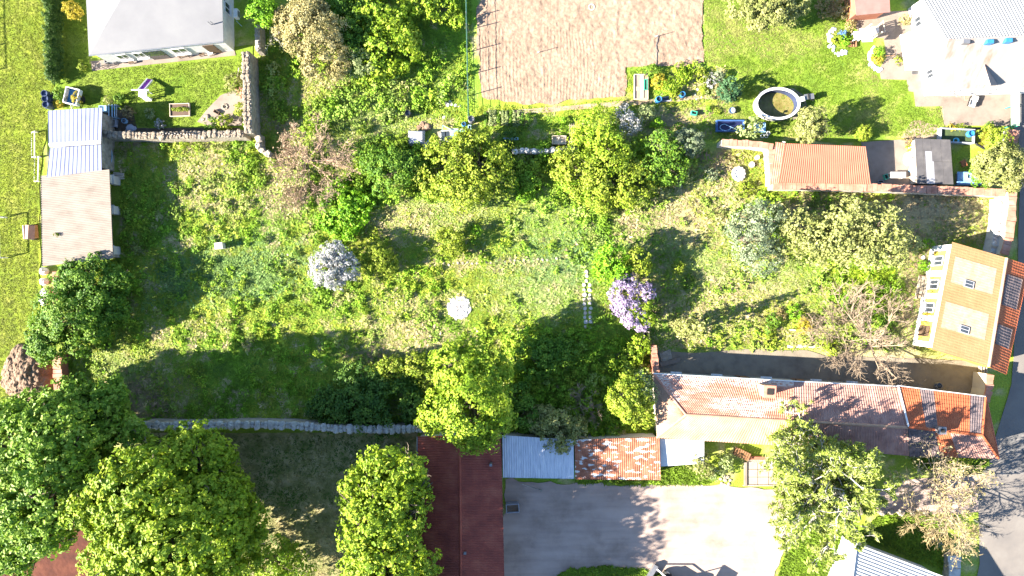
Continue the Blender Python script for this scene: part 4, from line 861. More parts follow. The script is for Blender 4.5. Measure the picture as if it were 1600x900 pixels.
tree('hedge_shrub', 'dark green shrub behind the grey tarp box', 'bush', [(612, 268, 32, 2.8), (585, 255, 22, 2.4), (640, 262, 24, 2.6)], L_GREEN, M_BARK, .22, 2.0)
tree('lime_shrub', 'low lime-green shrub dome in front of the bare brown shrub', 'bush', [(535, 332, 38, .8, .75), (555, 322, 26, .8, .7)], L_LIME, M_BARK, .26, 2.2, part='leaves')
tree('garden_tree', 'yellowish mixed-leaf tree behind the white wall fragment', 'tree', [(932, 202, 30, 2.2), (950, 232, 34, 2.4), (915, 225, 24, 2)], L_BRIGHT, M_BARK, .22, 1.2)
tree('garden_tree', 'sprawling green tree with reddish shoots below the wall fragment', 'tree', [(955, 268, 40, 2.4), (905, 272, 36, 2.0), (990, 290, 32, 2.0), (930, 300, 30, 1.6), (880, 258, 24, 1.7)], L_YEL, M_BARK, .22, 1.0)
tree('garden_tree', 'fresh green tree beside the round grey-green bush', 'tree', [(1035, 235, 28, 2.2), (1055, 265, 22, 1.9), (1022, 262, 22, 2)], L_GREEN, M_BARK, .22, 1.2)
tree('sage_bush', 'round grey-green bush above the low coped wall', 'bush', [(1078, 221, 20, 1.9), (1066, 214, 13, 1.6)], L_GREY, M_BARK, .14, 2.6)
tree('sage_bush', 'small sage-coloured bush beside the fresh green tree', 'bush', [(1035, 218, 15, 1.9)], L_PALE, M_BARK, .15, 2.2)
tree('white_shrub', 'white flowering shrub in the shaded bed near the path', 'bush', [(985, 195, 16, 1.5), (975, 178, 12, 1.3)], L_WHITE, M_BARK, .14, 1.3)
tree('white_shrub', 'smaller white-flecked shrub beside the brown garden soil', 'bush', [(1010, 176, 12, 1.0), (962, 186, 9, .9)], L_PALE, M_BARK, .14, 1.6)
tree('low_shrub', 'low vivid green shrub on the brown garden soil', 'bush', [(1028, 193, 10, .6)], L_LIME, M_BARK, .14, 2.2)
tree('olive_tree', 'olive-coloured tree at the far end of the sunny lawn', 'tree', [(1195, 8, 32, 3.6), (1225, 15, 24, 3.2), (1160, 5, 26, 3.2), (1190, 26, 20, 2.8), (1245, 2, 22, 3)], L_OLIVE, M_BARK, .22, 2.2)
tree('pool_tree', 'olive bushy tree beside the pool ladder', 'tree', [(1268, 190, 23, 3.0), (1262, 205, 18, 2.6), (1278, 200, 16, 2.5)], L_OLIVE, M_BARK, .2, 2.4)
tree('ball_shrub', 'clipped ball shrub on the lawn near the garage drive', 'bush', [(1348, 207, 12, .75, .7)], L_YEL, M_BARK, .1, 3.5, clump=.2)
tree('yucca_shrub', 'pale spiky shrub between the blue pool and the loungers', 'bush', [(1171, 201, 15, 1.2)], L_PALE, M_BARK, .34, 1.6, fuzz=.9)
tree('golden_shrub', 'large pale golden shrub by the street wall', 'bush', [(1565, 262, 30, 2.6), (1545, 255, 22, 2.4), (1580, 280, 18, 2.2), (1580, 240, 16, 2)], L_OLIVE, M_BARK, .18, 2.4)
tree('golden_shrub', 'golden-leaved shrub above the green gate', 'bush', [(1558, 222, 18, 1.9), (1545, 208, 12, 1.5), (1572, 232, 12, 1.6)], L_YEL, M_BARK, .2, 1.8)
tree('green_shrub', 'leafy green shrub beside the blue tarp', 'bush', [(1535, 275, 18, 1.5), (1528, 258, 12, 1.2)], L_GREEN, M_BARK, .18, 2.0)
tree('willow_shrub', 'grey-green willow standing at the edge of the dry grass', 'tree', [(1196, 340, 26, 4), (1172, 372, 32, 3.8), (1190, 400, 28, 3.0), (1160, 350, 20, 3)], L_GREY, M_BARK, .2, 1.2)
for i, (lb, lobes) in enumerate([('feathery pale tree beside the grey-green willow', [(1248, 355, 26, 4), (1275, 375, 30, 3.8), (1240, 382, 20, 3)]),
        ('feathery pale tree with tallest tip below the coped wall', [(1325, 340, 26, 5.2), (1308, 362, 30, 4.6), (1335, 385, 32, 3.8), (1295, 395, 22, 3)]),
        ('feathery pale tree nearest the bare dirt and yellow house', [(1372, 345, 26, 4.8), (1390, 378, 28, 4.2), (1362, 390, 28, 3.6), (1402, 400, 16, 2.6)])]):
    tree('feathery_tree', lb, 'tree', lobes, LM('feathery_leaves', (.16, .19, .05), (.27, .29, .085), (.38, .38, .15)), M_BARK, .26, 1.1, fuzz=.6, clump=.2, rough=.3)
tree('small_sapling', 'small pale sapling on the bare dirt by the yellow house', 'plant', [(1430, 382, 11, .9)], L_PALE, M_BARK, .2, 1.6)
tree('green_weed', 'bright green weed beside the wooden steps', 'plant', [(1444, 414, 8, .4)], L_LIME, M_BARK, .16, 2)
tree('green_weed', 'bright green weed next to the pale sapling', 'plant', [(1450, 381, 7, .4)], L_LIME, M_BARK, .16, 2)
tree('yellow_bush', 'clipped vivid yellow bush in the herb garden', 'bush', [(1257, 508, 12, .6, .55)], L_GOLD, M_BARK, .1, 3.5, clump=.2)
tree('yellow_bush', 'loose yellow-green bush beside the bare courtyard tree', 'bush', [(1300, 545, 12, .6), (1290, 540, 8, .5)], L_YEL, M_BARK, .16, 1.8)
tree('spruce_tree', 'slender olive-green spruce near the courtyard gate', 'conifer', [(1072, 514, 18, .9, .7), (1078, 513, 14, 1.9, .8), (1084, 512, 10, 3.0, .9), (1090, 511, 6.5, 4.1, .9), (1095, 510, 3.2, 5.0, .7)], L_OLIVE, M_BARK, .3, 1.6, base=(1070, 514), fuzz=.8, trunk_r=.1)
tree('lilac_bush', 'purple flowering lilac bush beside the green garden shrub', 'bush', [(972, 458, 20, 2.6), (985, 488, 20, 2.4), (1008, 458, 15, 2.4), (968, 478, 14, 2.1), (1002, 505, 12, 1.7), (985, 440, 13, 2.3)], L_LILAC, M_BARK, .17, 2.0)
tree('lilac_leaf_bush', 'green leafy bush growing out of the purple lilac', 'bush', [(1004, 484, 19, 2.2), (1012, 498, 12, 1.7)], L_BRIGHT, M_BARK, .18, 2.0)
tree('garden_shrub', 'upright lime-green shrub next to the purple lilac', 'bush', [(958, 410, 26, 2.6), (945, 420, 18, 2.2), (965, 428, 20, 2)], L_LIME, M_BARK, .24, 2.0, fuzz=.6)
tree('garden_shrub', 'yellow-tipped shrub above the purple lilac', 'bush', [(996, 405, 20, 2.6), (1003, 418, 14, 2)], L_YEL, M_BARK, .24, 1.8, fuzz=.6)
tree('blossom_tree', 'white blossoming fruit tree alone in the meadow', 'tree', [(512, 422, 26, 2.6), (522, 398, 20, 2.7), (540, 420, 20, 2.3), (498, 408, 14, 2.2), (530, 438, 14, 2)], L_WHITE, M_BARK, .16, 1.7)
tree('meadow_shrub', 'yellow-green shrub beside the white blossoming tree', 'bush', [(592, 403, 22, 1.5), (605, 412, 16, 1.2)], L_YEL, M_BARK, .18, 2.0)
tree('meadow_shrub', 'yellow shrub with dry tips in mid meadow', 'bush', [(703, 376, 20, 1.5), (712, 390, 14, 1.0), (695, 368, 10, 1.2)], L_YEL, M_BARK, .18, 1.7)
tree('meadow_shrub', 'tiny round lime shrub right of the dry-tipped one', 'bush', [(745, 360, 8, .9)], L_LIME, M_BARK, .14, 2.2)
tree('meadow_shrub', 'lime sprout growing near the feathery grass path', 'bush', [(818, 306, 10, .7)], L_LIME, M_BARK, .18, 2.0)
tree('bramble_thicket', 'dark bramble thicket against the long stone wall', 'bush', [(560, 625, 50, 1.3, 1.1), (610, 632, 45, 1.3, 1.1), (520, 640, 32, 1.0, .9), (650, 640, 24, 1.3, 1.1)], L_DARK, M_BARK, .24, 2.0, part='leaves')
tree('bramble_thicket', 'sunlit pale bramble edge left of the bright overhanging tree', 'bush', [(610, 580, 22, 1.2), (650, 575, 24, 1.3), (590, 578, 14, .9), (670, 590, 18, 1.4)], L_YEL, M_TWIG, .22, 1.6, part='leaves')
tree('shade_shrub', 'dark shrub in the bright tree\'s shadow', 'bush', [(830, 560, 30, 1.5), (850, 545, 20, 1.2)], L_GREEN, M_BARK, .22, 1.8)
tree('shade_shrub', 'low green shrub patch by the grassy shadow edge', 'bush', [(885, 550, 20, 1.2), (875, 535, 14, 1)], L_GREEN, M_BARK, .2, 1.8)
tree('shade_shrub', 'shaded shrub above the silvery garage roof', 'bush', [(820, 645, 26, 1.9), (805, 620, 20, 1.6)], L_GREEN, M_BARK, .22, 2.0)
tree('mixed_shrub', 'green shrub with pinkish shoots over the rusty garage edge', 'bush', [(868, 668, 32, 2.3), (845, 655, 22, 2), (895, 672, 20, 2)], L_OLIVE, M_TWIGR, .22, 1.8)
tree('yellow_leaf_tree', 'yellow-green tree at the farmhouse gable end', 'tree', [(982, 622, 30, 4.2), (1003, 650, 20, 3.6), (985, 600, 20, 3.8), (965, 632, 14, 3.2)], L_YEL, M_BARK, .22, 2.1)
tree('pale_leaf_tree', 'pale grey-leaved tree leaning against the farmhouse corner', 'tree', [(1008, 615, 18, 3.8), (1004, 595, 14, 3.4)], L_PALE, M_TWIGP, .2, 1.5)
tree('gate_shrub', 'light green shrub by the courtyard gate wall', 'bush', [(1000, 540, 16, 1.2), (988, 555, 16, 1.1)], L_BRIGHT, M_BARK, .2, 1.7)
tree('gable_shrub', 'small yellow-flowered shrub beside the white lean-to roof', 'bush', [(1090, 720, 16, 1.5), (1100, 735, 12, 1.2)], L_OLIVE, M_TWIGP, .22, 1.5)
tree('gable_shrub', 'grey-green creeper at the foot of the wooden ramp', 'bush', [(1135, 722, 12, .8), (1120, 738, 12, .8)], L_PALE, M_TWIGP, .18, 1.6)
tree('street_shrub', 'yellow leafy shrub under the bare street tree', 'bush', [(1488, 712, 16, 2), (1478, 725, 14, 1.8), (1505, 722, 12, 1.6)], L_YEL, M_BARK, .18, 1.5)
tree('yellow_tree', 'small yellow tree between the hedge and the bungalow', 'tree', [(113, 15, 13, 1.5), (120, 22, 8, 1.2)], L_GOLD, M_BARK, .16, 2.0)
tree('thin_weed', 'tall thin weeds at the bungalow terrace corner', 'plant', [(129, 105, 6, .5), (128, 98, 4, .5)], L_YEL, M_BARK, .14, 1.6)

def green_col(x, y, rng):
    n = fnoise(x, y, 2.0, 33)[:, None]; c = C_FRESH*(1-n)*1.1+C_LIME*n*1.1; m = meadow_col(x, y, rng); k = rng.uniform(.15, .75, (len(x), 1)); return (c*(1-k)+m*k)*rng.uniform(.9, 1.4, (len(x), 1))
def lush(x, y): W_ = patch_w(x, y); return np.clip(.15+1.5*(fnoise(x, y, 2.4, 63)-.35)-.5*W_['pale']-.5*W_['soil']-.35*W_['dry']+.4*W_['lime'], .02, 1)
ground_cover('weed_thicket', 'lush knee-high weed clumps scattered over the open meadow', 'weeds', MEADOW, 1500, (.18, .55), (.15, .5), green_col, M_TUFT, .19, 51, lush, 1.0, holes=[PADS, DIRTY, [(690, 455), (745, 455), (745, 505), (690, 505)]])
ground_cover('hedge_undergrowth', 'ragged tangle of undergrowth along the old garden hedge line', 'undergrowth', [(545, 238), (600, 222), (690, 238), (800, 232), (1060, 225), (1075, 268), (1010, 320), (860, 330), (800, 300), (660, 310), (570, 310)], 300, (.35, .95), (.4, 1.4), green_col, M_TUFT, .22, 52, lambda x, y: np.clip((fnoise(x, y, 2.0, 81)-.3)*4, 0, 1), 1.3)
ground_cover('north_undergrowth', 'dense bramble and shrub undergrowth north of the hedge', 'undergrowth', [(412, 80), (470, 95), (560, 110), (640, 95), (725, 60), (728, 150), (640, 175), (560, 215), (440, 195), (415, 170)], 170, (.3, .7), (.25, .7), green_col, M_TUFT, .22, 53, lambda x, y: np.clip((fnoise(x, y, 2.0, 83)-.3)*4, 0, 1), 1.2)
ground_cover('shade_undergrowth', 'shaded bushy undergrowth between the bright tree and the farmhouse', 'undergrowth', [(790, 520), (870, 510), (990, 540), (1015, 600), (960, 680), (800, 676), (790, 600)], 200, (.35, .9), (.4, 1.2), green_col, M_TUFT, .22, 54, None, 1.2)

# clipped thuja row
for i in range(20):
    y = -6+i*6.8; p = W(91+(i % 3)*1.2, y)
    t = thing('thuja', 'slim dark thuja in the row along the sports pitch', 'conifer', (p[0], p[1], 0), 'thujas in the hedge row')
    r_ = .62; hh = 1.8+.3*math.sin(i*2.3)
    V, F, v = foliage([(p[0], p[1], .45, r_, r_, .5), (p[0], p[1], .95, r_*.75, r_*.75, .5), (p[0], p[1], hh-.4, r_*.27, r_*.27, .5)], ls=.13, cover=2.0, rng=np.random.default_rng(i), zmin=-.4, clump=.3)
    me = mesh_np('foliage', V-np.array([p[0], p[1], 0]), F); set_v(me, v); link('foliage', me, L_THUJA, t); MB().tube((p[0], p[1], -.05), (p[0], p[1], hh*.8), .05, .02, 5).build('trunk', M_BARK, t)

# bare and twiggy trees
def bare_tree(label, base, tops, r, mat, seed, name='bare_tree', depth=3, n=5, spread=.65, cat='tree', upb=.15, lenk=.6, sag=0.0, leaf=None, lcov=1, lls=.16, stems=1, group=None, lw=.3):
    rng = np.random.default_rng(seed); b = W(*base); t = thing(name, label, cat, tuple(b), group); mb = MB(); tw = MB(); tips = []
    hub = W(*base)+np.array([0, 0, max(.25, .35*np.mean([q[2] for q in tops]))])
    mb.tube(b-np.array([0, 0, .1]), hub, r*1.2, r*.9, 7)
    for q in tops:
        e = W(*q); mb2 = MB(); branches(mb2, hub, e, r*.62, rng, 0, n, spread)
        mb.v_off = len(mb.v); mb.add(mb2.v, mb2.f)
        for k in range(n):
            tt = rng.uniform(.25, 1.0); p = hub+(e-hub)*tt; d = unit(e-hub); l = np.linalg.norm(e-hub)*lenk*rng.uniform(.5, 1)
            nd = unit(d+rng.normal(size=3)*spread+np.array([0, 0, upb-sag])); x = p+nd*l; x[2] = max(x[2], .1)
            branches(tw, p, x, r*.3, rng, depth-1, n, spread, upb, lenk, tips, sag)
    mb.build('trunk', mat, t); tag(tw.build('twigs', mat, t), kind='stuff')
    if leaf is not None:
        T = np.array(tips); k = rng.choice(len(T), int(len(T)*lcov)) if lcov < 1 else np.repeat(np.arange(len(T)), int(lcov)); P = T[k]+rng.normal(0, .09, (len(k), 3))
        nn = unit(rng.normal(size=P.shape)+np.array([-.2, 0, .8])); u = unit(np.cross(nn, rng.normal(size=P.shape))); w = np.cross(nn, u); s = lls*rng.uniform(.6, 1.3, (len(P), 1))
        q = np.stack([P-u*s*.5, P+w*s*lw, P+u*s*.5, P-w*s*lw], 1).reshape(-1, 3); me = mesh_np('leaves', q-np.array(t.location), np.arange(len(q)).reshape(-1, 4)); set_v(me, np.repeat(np.clip(rng.normal(.5, .25, len(P)), 0, 1), 4))
        link('leaves', me, leaf, t)
    return t
bare_tree('leafless pinkish-brown shrub at the old wall corner', (482, 252), [(440, 225, 1.8), (445, 270, 1.7), (470, 300, 1.4), (505, 215, 2), (525, 250, 2.2), (520, 285, 1.6), (480, 240, 2.4), (450, 245, 2), (545, 262, 1.6), (495, 320, 1), (440, 310, .9), (460, 210, 1.6)], .08, M('pinkish_twigs', [(.22, .145, .10), (.33, .235, .17)], 2, .95), 5, 'bare_shrub', 3, 6, .7, 'bush', leaf=LM('tan_buds', (.24, .165, .10), (.33, .24, .15), (.38, .31, .2)), lcov=1.0, lls=.16)
bare_tree('bare branching fruit tree overhanging the courtyard wall', (1352, 540), [(1300, 525, 2.6), (1320, 485, 2.8), (1365, 470, 3), (1395, 490, 2.6), (1400, 540, 2.6), (1375, 580, 3), (1330, 575, 2.8), (1295, 565, 2.4), (1350, 520, 3.4), (1400, 590, 2.2)], .13, M('tan_twigs', [(.19, .14, .095), (.29, .22, .155)], 2, .95), 9, depth=3, n=6, spread=.6)
bare_tree('bare pale tree with spreading twigs above the herb garden', (1315, 500), [(1285, 480, 2), (1300, 450, 2.2), (1340, 460, 2.2), (1360, 500, 2), (1300, 520, 1.8), (1275, 505, 1.8)], .09, MATS['tan_twigs'], 10, depth=3, n=5, spread=.65)
bare_tree('brown bare bush beside the mixed shrub', (908, 632), [(890, 612, 1.8), (905, 605, 2), (925, 618, 1.8), (935, 635, 1.5), (915, 640, 2.1), (890, 640, 1.5), (932, 655, 1.2)], .05, M_TWIGR, 11, 'bare_shrub', 3, 4, .6, 'bush')
bare_tree('dead brown bush with twisted twigs beside the lilac', (1022, 488), [(1035, 475, 1.2), (1030, 500, 1.1), (1015, 480, 1.4), (1040, 490, 1)], .04, M_TWIGR, 12, 'bare_shrub', 2, 4, .6, 'bush')
bare_tree('silver birch with drooping green sprays and white limbs', (1296, 735), [(1245, 722, 7), (1240, 767, 6.5), (1265, 817, 6.5), (1305, 842, 6), (1345, 812, 6.5), (1365, 767, 6.5), (1345, 722, 6.5), (1300, 702, 7), (1290, 767, 9.5), (1320, 782, 9), (1265, 757, 8.5), (1240, 694, 5.5), (1330, 747, 8.5), (1250, 792, 7.5)], .2, M_TWIGP, 13, 'birch_tree', 3, 6, .55, upb=0, sag=.25, lenk=.5, leaf=LM('birch_leaves', (.14, .19, .02), (.25, .31, .05), (.38, .40, .16)), lcov=11, lls=.42, lw=.13)
bare_tree('sparse street tree with thin yellowing twigs', (1460, 752), [(1440, 720, 4.5), (1425, 755, 4.2), (1470, 790, 4.6), (1505, 800, 4.4), (1530, 770, 4.6), (1525, 740, 4.6), (1490, 720, 5), (1485, 760, 6), (1510, 840, 3.8), (1480, 835, 4)], .15, M_TWIG, 14, 'street_tree', 3, 5, .6, leaf=L_TAN, lcov=1.0, lls=.2)
bare_tree('tangled dry bush drooping over the stone slabs near the cottage', (1470, 812), [(1430, 815, 1.8), (1450, 830, 1.9), (1480, 845, 1.8), (1505, 850, 1.6), (1515, 830, 1.8), (1495, 815, 2), (1465, 805, 2.1), (1440, 802, 1.6)], .06, M('ochre_twigs', [(.22, .165, .08), (.32, .25, .13)], 2, .95), 15, 'dry_bush', 3, 6, .55, 'bush', sag=.15)
bare_tree('thin twiggy shrub by the dark tree behind the rubble wall', (425, 45), [(420, 35, 2), (430, 60, 1.8), (440, 45, 2), (422, 70, 1.4)], .04, M_TWIGP, 16, 'bare_shrub', 2, 4, .6, 'bush', leaf=L_OLIVE, lcov=1, lls=.16)

# ================================================================ SMALL THINGS
def at(px, py): return tuple(W(px, py))
def th(name, label, cat, px, py, group=None): return thing(name, label, cat, at(px, py), group)
def bx(t, name, px, py, z0, z1, lx, ly, a, mat, dx=0, dy=0):
    p = W2(px, py); c, s = math.cos(a), math.sin(a); return MB().box(p[0]+dx*c-dy*s, p[1]+dx*s+dy*c, z0, z1, lx, ly, a).build(name, mat, t)
def plant(label, px, py, r, h, mat, ls=.16, name='garden_plant', cat='plant', group=None, cover=1.8, fuzz=.5): return tree(name, label, cat, [(px, py, r, h*.55, h*.5)], mat, M_BARK, ls, cover, group=group, part='leaves', fuzz=fuzz)
def barrel(label, px, py, r, h, mat, name='water_barrel', water=True, group=None):
    t = th(name, label, 'barrel', px, py, group); p = W2(px, py)
    n = 18; prof = [(r*.92, 0), (r, h*.35), (r, h*.7), (r*.94, h), (r*.84, h), (r*.84, h*.8)]
    MB().lathe(p[0], p[1], prof, n).build('body', mat, t, smooth=False)
    MB().lathe(p[0], p[1], [(r*.83, h*.8), (r*.83, h*.82)], n).build('water' if water else 'lid', M_GLASS if water else mat, t)
    for z in (.3, .68): MB().lathe(p[0], p[1], [(r*.99, h*z-.015), (r*1.04, h*z), (r*.99, h*z+.015)], n).build('hoop', mat, t)
    return t
def crate(label, px, py, lx, ly, h, a, mat, name='crate', fill=None, fname='soil', cat='box', wall=.05, z=0.0):
    t = th(name, label, cat, px, py); hl = lx/2-wall/2; hw = ly/2-wall/2
    bx(t, 'long_side', px, py, z, z+h, lx, wall, a, mat, 0, hw); bx(t, 'long_side', px, py, z, z+h, lx, wall, a, mat, 0, -hw)
    bx(t, 'short_side', px, py, z, z+h-.01, wall, ly-2*wall, a, mat, hl, 0); bx(t, 'short_side', px, py, z, z+h-.01, wall, ly-2*wall, a, mat, -hl, 0)
    bx(t, fname, px, py, z, z+h*.7, lx-2*wall, ly-2*wall, a, fill or M_DARKIN); return t
def frame_goal(label, px0, py0, px1, py1, h, depth, group=None, net=True):
    """small goal: mouth bar from p0 to p1, depth to the left"""
    a, b_ = W2(px0, py0), W2(px1, py1); d = unit(b_-a); n = np.array([d[1], -d[0]])
    if n[0] > 0: n = -n
    t = thing('football_goal', label, 'goal', (*((a+b_)/2), 0), group); r = .05
    for p in (a, b_): MB().tube((*p, 0), (*p, h), r, r, 8).build('post', M_WF, t)
    MB().tube((*a, h), (*b_, h), r, r, 8).build('crossbar', M_WF, t)
    for p in (a, b_): q = p+n*depth; MB().tube((*p, h), (*q, .05), r*.7, r*.7, 6).build('stay', M_WF, t); MB().tube((*p, .05), (*q, .05), r*.7, r*.7, 6).build('side_bar', M_WF, t)
    MB().tube((*(a+n*depth), .05), (*(b_+n*depth), .05), r*.7, r*.7, 6).build('ground_bar', M_WF, t)
    if net:
        mb = MB(); L = np.linalg.norm(b_-a); k = int(L/.2)
        for i in range(k+1): p = a+(b_-a)*i/k; q = p+n*depth; mb.tube((*p, h), (*q, .05), .006, .006, 3)
        for j in range(1, 8): u = j/8; p = a+n*depth*u; q = b_+n*depth*u; z = h+(.05-h)*u; mb.tube((*p, z), (*q, z), .006, .006, 3)
        mb.build('net', plain('green_net', (.12, .3, .1), .8), t)
    return t
frame_goal('white football goal with green net on the pitch', 12, 340, 13, 403, 1.1, 1.2)
frame_goal('white goal frame parked upright beside the blue-grey shed', 60, 207, 60, 246, .5, .6, net=False)
frame_goal('smaller white goal frame lying next to the open barn', 65, 246, 64, 284, .4, .6, net=False)
# tall ball-stop fence whose poles stand left of the picture; its shadow falls on the pitch
t = th('ball_stop_fence', 'tall pole fence behind the pitch casting thin shadows on the turf', 'fence', -90, 90)
tp = [(-96, -20), (-96, 55), (-94, 96), (-93, 134)]
for p in tp: MB().tube(W(*p), W(*p)+np.array([0, 0, 3.4]), .05, .05, 6).build('post', M_STEEL, t)
MB().path([W(*p)+np.array([0, 0, 3.35]) for p in tp], .035, 5).build('top_rail', M_STEEL, t)
# box trailer against the barn
t = th('garden_cart', 'little brown covered cart with white front beside the open barn', 'cart', 55, 362)
bx(t, 'body', 56, 363, .35, .85, .95, 1.2, .08, M_BRWOOD); bx(t, 'front_panel', 47.5, 364, .35, .95, .06, 1.25, .08, M_WF); p = W2(56, 363)
MB().slab([(p[0]-.5, p[1]-.66, .86), (p[0]-.42, p[1]+.62, .86), (p[0]+.1, p[1]+.58, 1.12), (p[0]+.02, p[1]-.7, 1.12)], .04).build('cover', plain('brown_cover', (.28, .16, .11), .6), t)
MB().slab([(p[0]+.02, p[1]-.7, 1.12), (p[0]+.1, p[1]+.58, 1.12), (p[0]+.56, p[1]+.54, .88), (p[0]+.48, p[1]-.74, .88)], .04).build('cover', MATS['brown_cover'], t)
for dy in (-.68, .66): MB().tube((p[0], p[1]+dy-.05, .25), (p[0], p[1]+dy+.05, .25), .25, .25, 14).build('wheel', M_BLACK, t)
MB().path([(p[0]-.5, p[1]-.2, .4), (p[0]-.9, p[1]+.02, .38), (p[0]-.5, p[1]+.25, .4)], .03).build('drawbar', M_STEEL, t)

# --- bungalow garden
t = th('playground_slide', 'purple and white children\'s slide on the bungalow lawn', 'slide', 233, 146)
lo, hi = W(237, 125)+np.array([0, 0, .25]), W(231, 146)+np.array([0, 0, 1.15]); M_PURP = plain('purple_plastic', (.33, .06, .42), .35)
d = unit((hi-lo)[:2]); n2 = np.array([-d[1], d[0]]); w = .2; off = lambda p, k, z=0: np.array([p[0]+n2[0]*k, p[1]+n2[1]*k, p[2]+z])
MB().slab([off(lo, -w), off(lo, w), off(hi, w), off(hi, -w)], .04).build('chute', M_PURP, t)
for s in (-1, 1): MB().slab([off(lo, s*w, .1), off(lo, s*(w+.09), .1), off(hi, s*(w+.09), .1), off(hi, s*w, .1)], .14).build('side_rail', M_WF, t)
bx(t, 'platform', 233, 151, 1.05, 1.15, .75, .6, 0, M_WF)
for dx in (-.33, .33):
    for dy in (-.25, .25): bx(t, 'leg', 233, 151, 0, 1.05, .07, .07, 0, M_WF, dx, dy)
bx(t, 'crossbar', 231, 147, 1.3, 1.38, 1.6, .1, 0, M_WF)
for k in range(4): bx(t, 'step', 234, 158-k*.6, .2+k*.25, .25+k*.25, .6, .12, 0, M_WF)
t = th('garden_trailer', 'small open trailer heaped with yellow-green cuttings', 'trailer', 121, 154); a = -.22
for nm, dx, dy, lx, ly in (('side_board', -.62, 0, .06, 1.45), ('side_board', .62, 0, .06, 1.45), ('end_board', 0, .72, 1.2, .06), ('end_board', 0, -.72, 1.2, .06)): bx(t, nm, 121, 154, .45, .95, lx, ly, a, M_WF, dx, dy)
bx(t, 'floor', 121, 154, .4, .46, 1.2, 1.42, a, M_BLUEP)
for s in (-1, 1): p = W2(121, 154); MB().tube((p[0]+s*.72-.06, p[1]+s*-.15, .3), (p[0]+s*.72+.06, p[1]+s*-.15, .3), .3, .3, 14).build('wheel', M_BLACK, t)
p = W2(119, 164); MB().path([(p[0]-.3, p[1]+.1, .42), (p[0]-.15, p[1]-.5, .4), (p[0]+.2, p[1]+.1, .42)], .03).build('drawbar', M_STEEL, t)
tt = th('cutting_heap', 'heap of yellow-green cuttings lying in the small trailer', 'cuttings', 121, 154); q = W(121, 154, .6); leaf_obj('leaves', [(q[0], q[1], .65, .4, .55, .35)], L_GOLD, tt, ls=.16, cover=1.5); MB().tube((q[0], q[1]-.4, .47), (q[0], q[1]+.4, .6), .02).build('stem', M_BARK, tt)
for i, (x, y) in enumerate(((79, 150), (80, 158), (81, 167))): barrel(['dark blue barrel at the far end of the barrel row', 'dark blue barrel in the middle of the barrel row', 'dark blue barrel touching the blue-grey shed'][i], x, y, .32, .9, plain('navy_plastic', (.05, .07, .13), .4), 'plastic_barrel', False)
plant('dark leafy plant behind the dark blue barrels', 95, 148, 10, 1.0, L_GREEN); plant('yellow-flowered plant beside the dark blue barrels', 92, 161, 7, .6, L_GOLD, .12)
crate('raised wooden planter with rows of seedlings on the lawn', 283, 173, 1.85, 1.2, .35, .03, M_WOODW, 'raised_planter', plain('planter_soil', (.09, .06, .045), .95), cat='planter')
for i in range(7):
    x = 271.5+i*3.6; plant(['yellow seedling row %s' % w for w in ('by the planter\'s left board', 'in the planter, second of seven', 'in the planter, third of seven', 'in the planter\'s middle', 'in the planter, fifth of seven', 'in the planter, sixth of seven', 'by the planter\'s right board')][i], x, 171, 2.2, .62, L_YEL, .09, 'seedling_row', cover=1.2)
crate('pale blue garden chest against the blue-grey shed', 166, 172, .7, .55, .6, 0, M_LBLUE, 'garden_chest', M_LBLUE, 'lid')
t = th('pipe_rack', 'steel rack of upright rails beside the blue-grey shed', 'rack', 185, 178)
for x in (179, 184, 188, 191): p = W(x, 177); MB().path([(p[0], p[1]+.55, 0), (p[0], p[1]+.55, .9), (p[0], p[1]-.55, .9), (p[0], p[1]-.55, 0)], .035).build('rail', M_LBLUE if x < 190 else M_STEEL, t)
p = W(185, 169); MB().tube((p[0]-.5, p[1], .93), (p[0]+.5, p[1], .93), .03).build('crossbar', M_STEEL, t)
crate('old blue-grey tub filled with rubble by the rubble wall', 176, 193, 1.1, .7, .5, -.1, M_TARP, 'rubble_tub', M_STONE, 'rubble'); barrel('light blue bucket beside the rubble tub', 197, 190, .24, .4, M_LBLUE, 'bucket')
def stones(label, cat, name, spots, mat, seed=1, pname='stone'):
    rg = random.Random(seed); c = np.mean([W2(x, y) for x, y, r in spots], axis=0); t = thing(name, label, cat, (*c, 0))
    for x, y, r in spots: p = W2(x, y); MB().rock(p[0], p[1], -.02, r, .7, rg).build(pname, mat, t)
    return t
stones('grey-blue boulder leaning on the rubble wall', 'stone', 'boulder', [(204, 200, .42), (200, 203, .22), (210, 201, .25)], M_TARP, 2)
plant('white-flowered plant in the shade of the rubble wall', 250, 195, 7, .5, L_WHITE, .12); plant('reddish twiggy plant behind the steel rack', 201, 176, 9, .9, L_REDD, .16)
plant('pale shrublet on the lawn edge near the trailer', 170, 157, 6, .7, L_OLIVE, .14); plant('dark bushy plant casting a round shadow on the lawn', 186, 154, 7, .9, L_GREEN, .14); plant('pale plant at the edge of the shaded soil', 234, 178, 8, .5, L_PALE, .14)
plant('leafy plant by the corner of the patio wall', 330, 194, 11, .7, L_GREEN, .16); plant('tall yellow-green plant along the patio wall', 350, 193, 13, .9, L_YEL, .18); plant('yellow-green shrub between the patio and the rubble wall', 375, 172, 9, 1.0, L_YEL, .18); plant('bronze-green shrub leaning on the tall rubble wall', 366, 128, 13, 1.2, L_OLIVE, .2)
stones('pile of broken bricks at the tall rubble wall', 'bricks', 'brick_pile', [(376, 138, .22), (372, 143, .2), (378, 146, .25), (381, 140, .2), (369, 139, .16), (376, 152, .2), (381, 155, .22)], M_COPE, 4, 'broken_brick')
t = th('fire_pit', 'round stone fire pit on the triangular garden patio', 'fire pit', 352, 167); p = W2(352, 167)
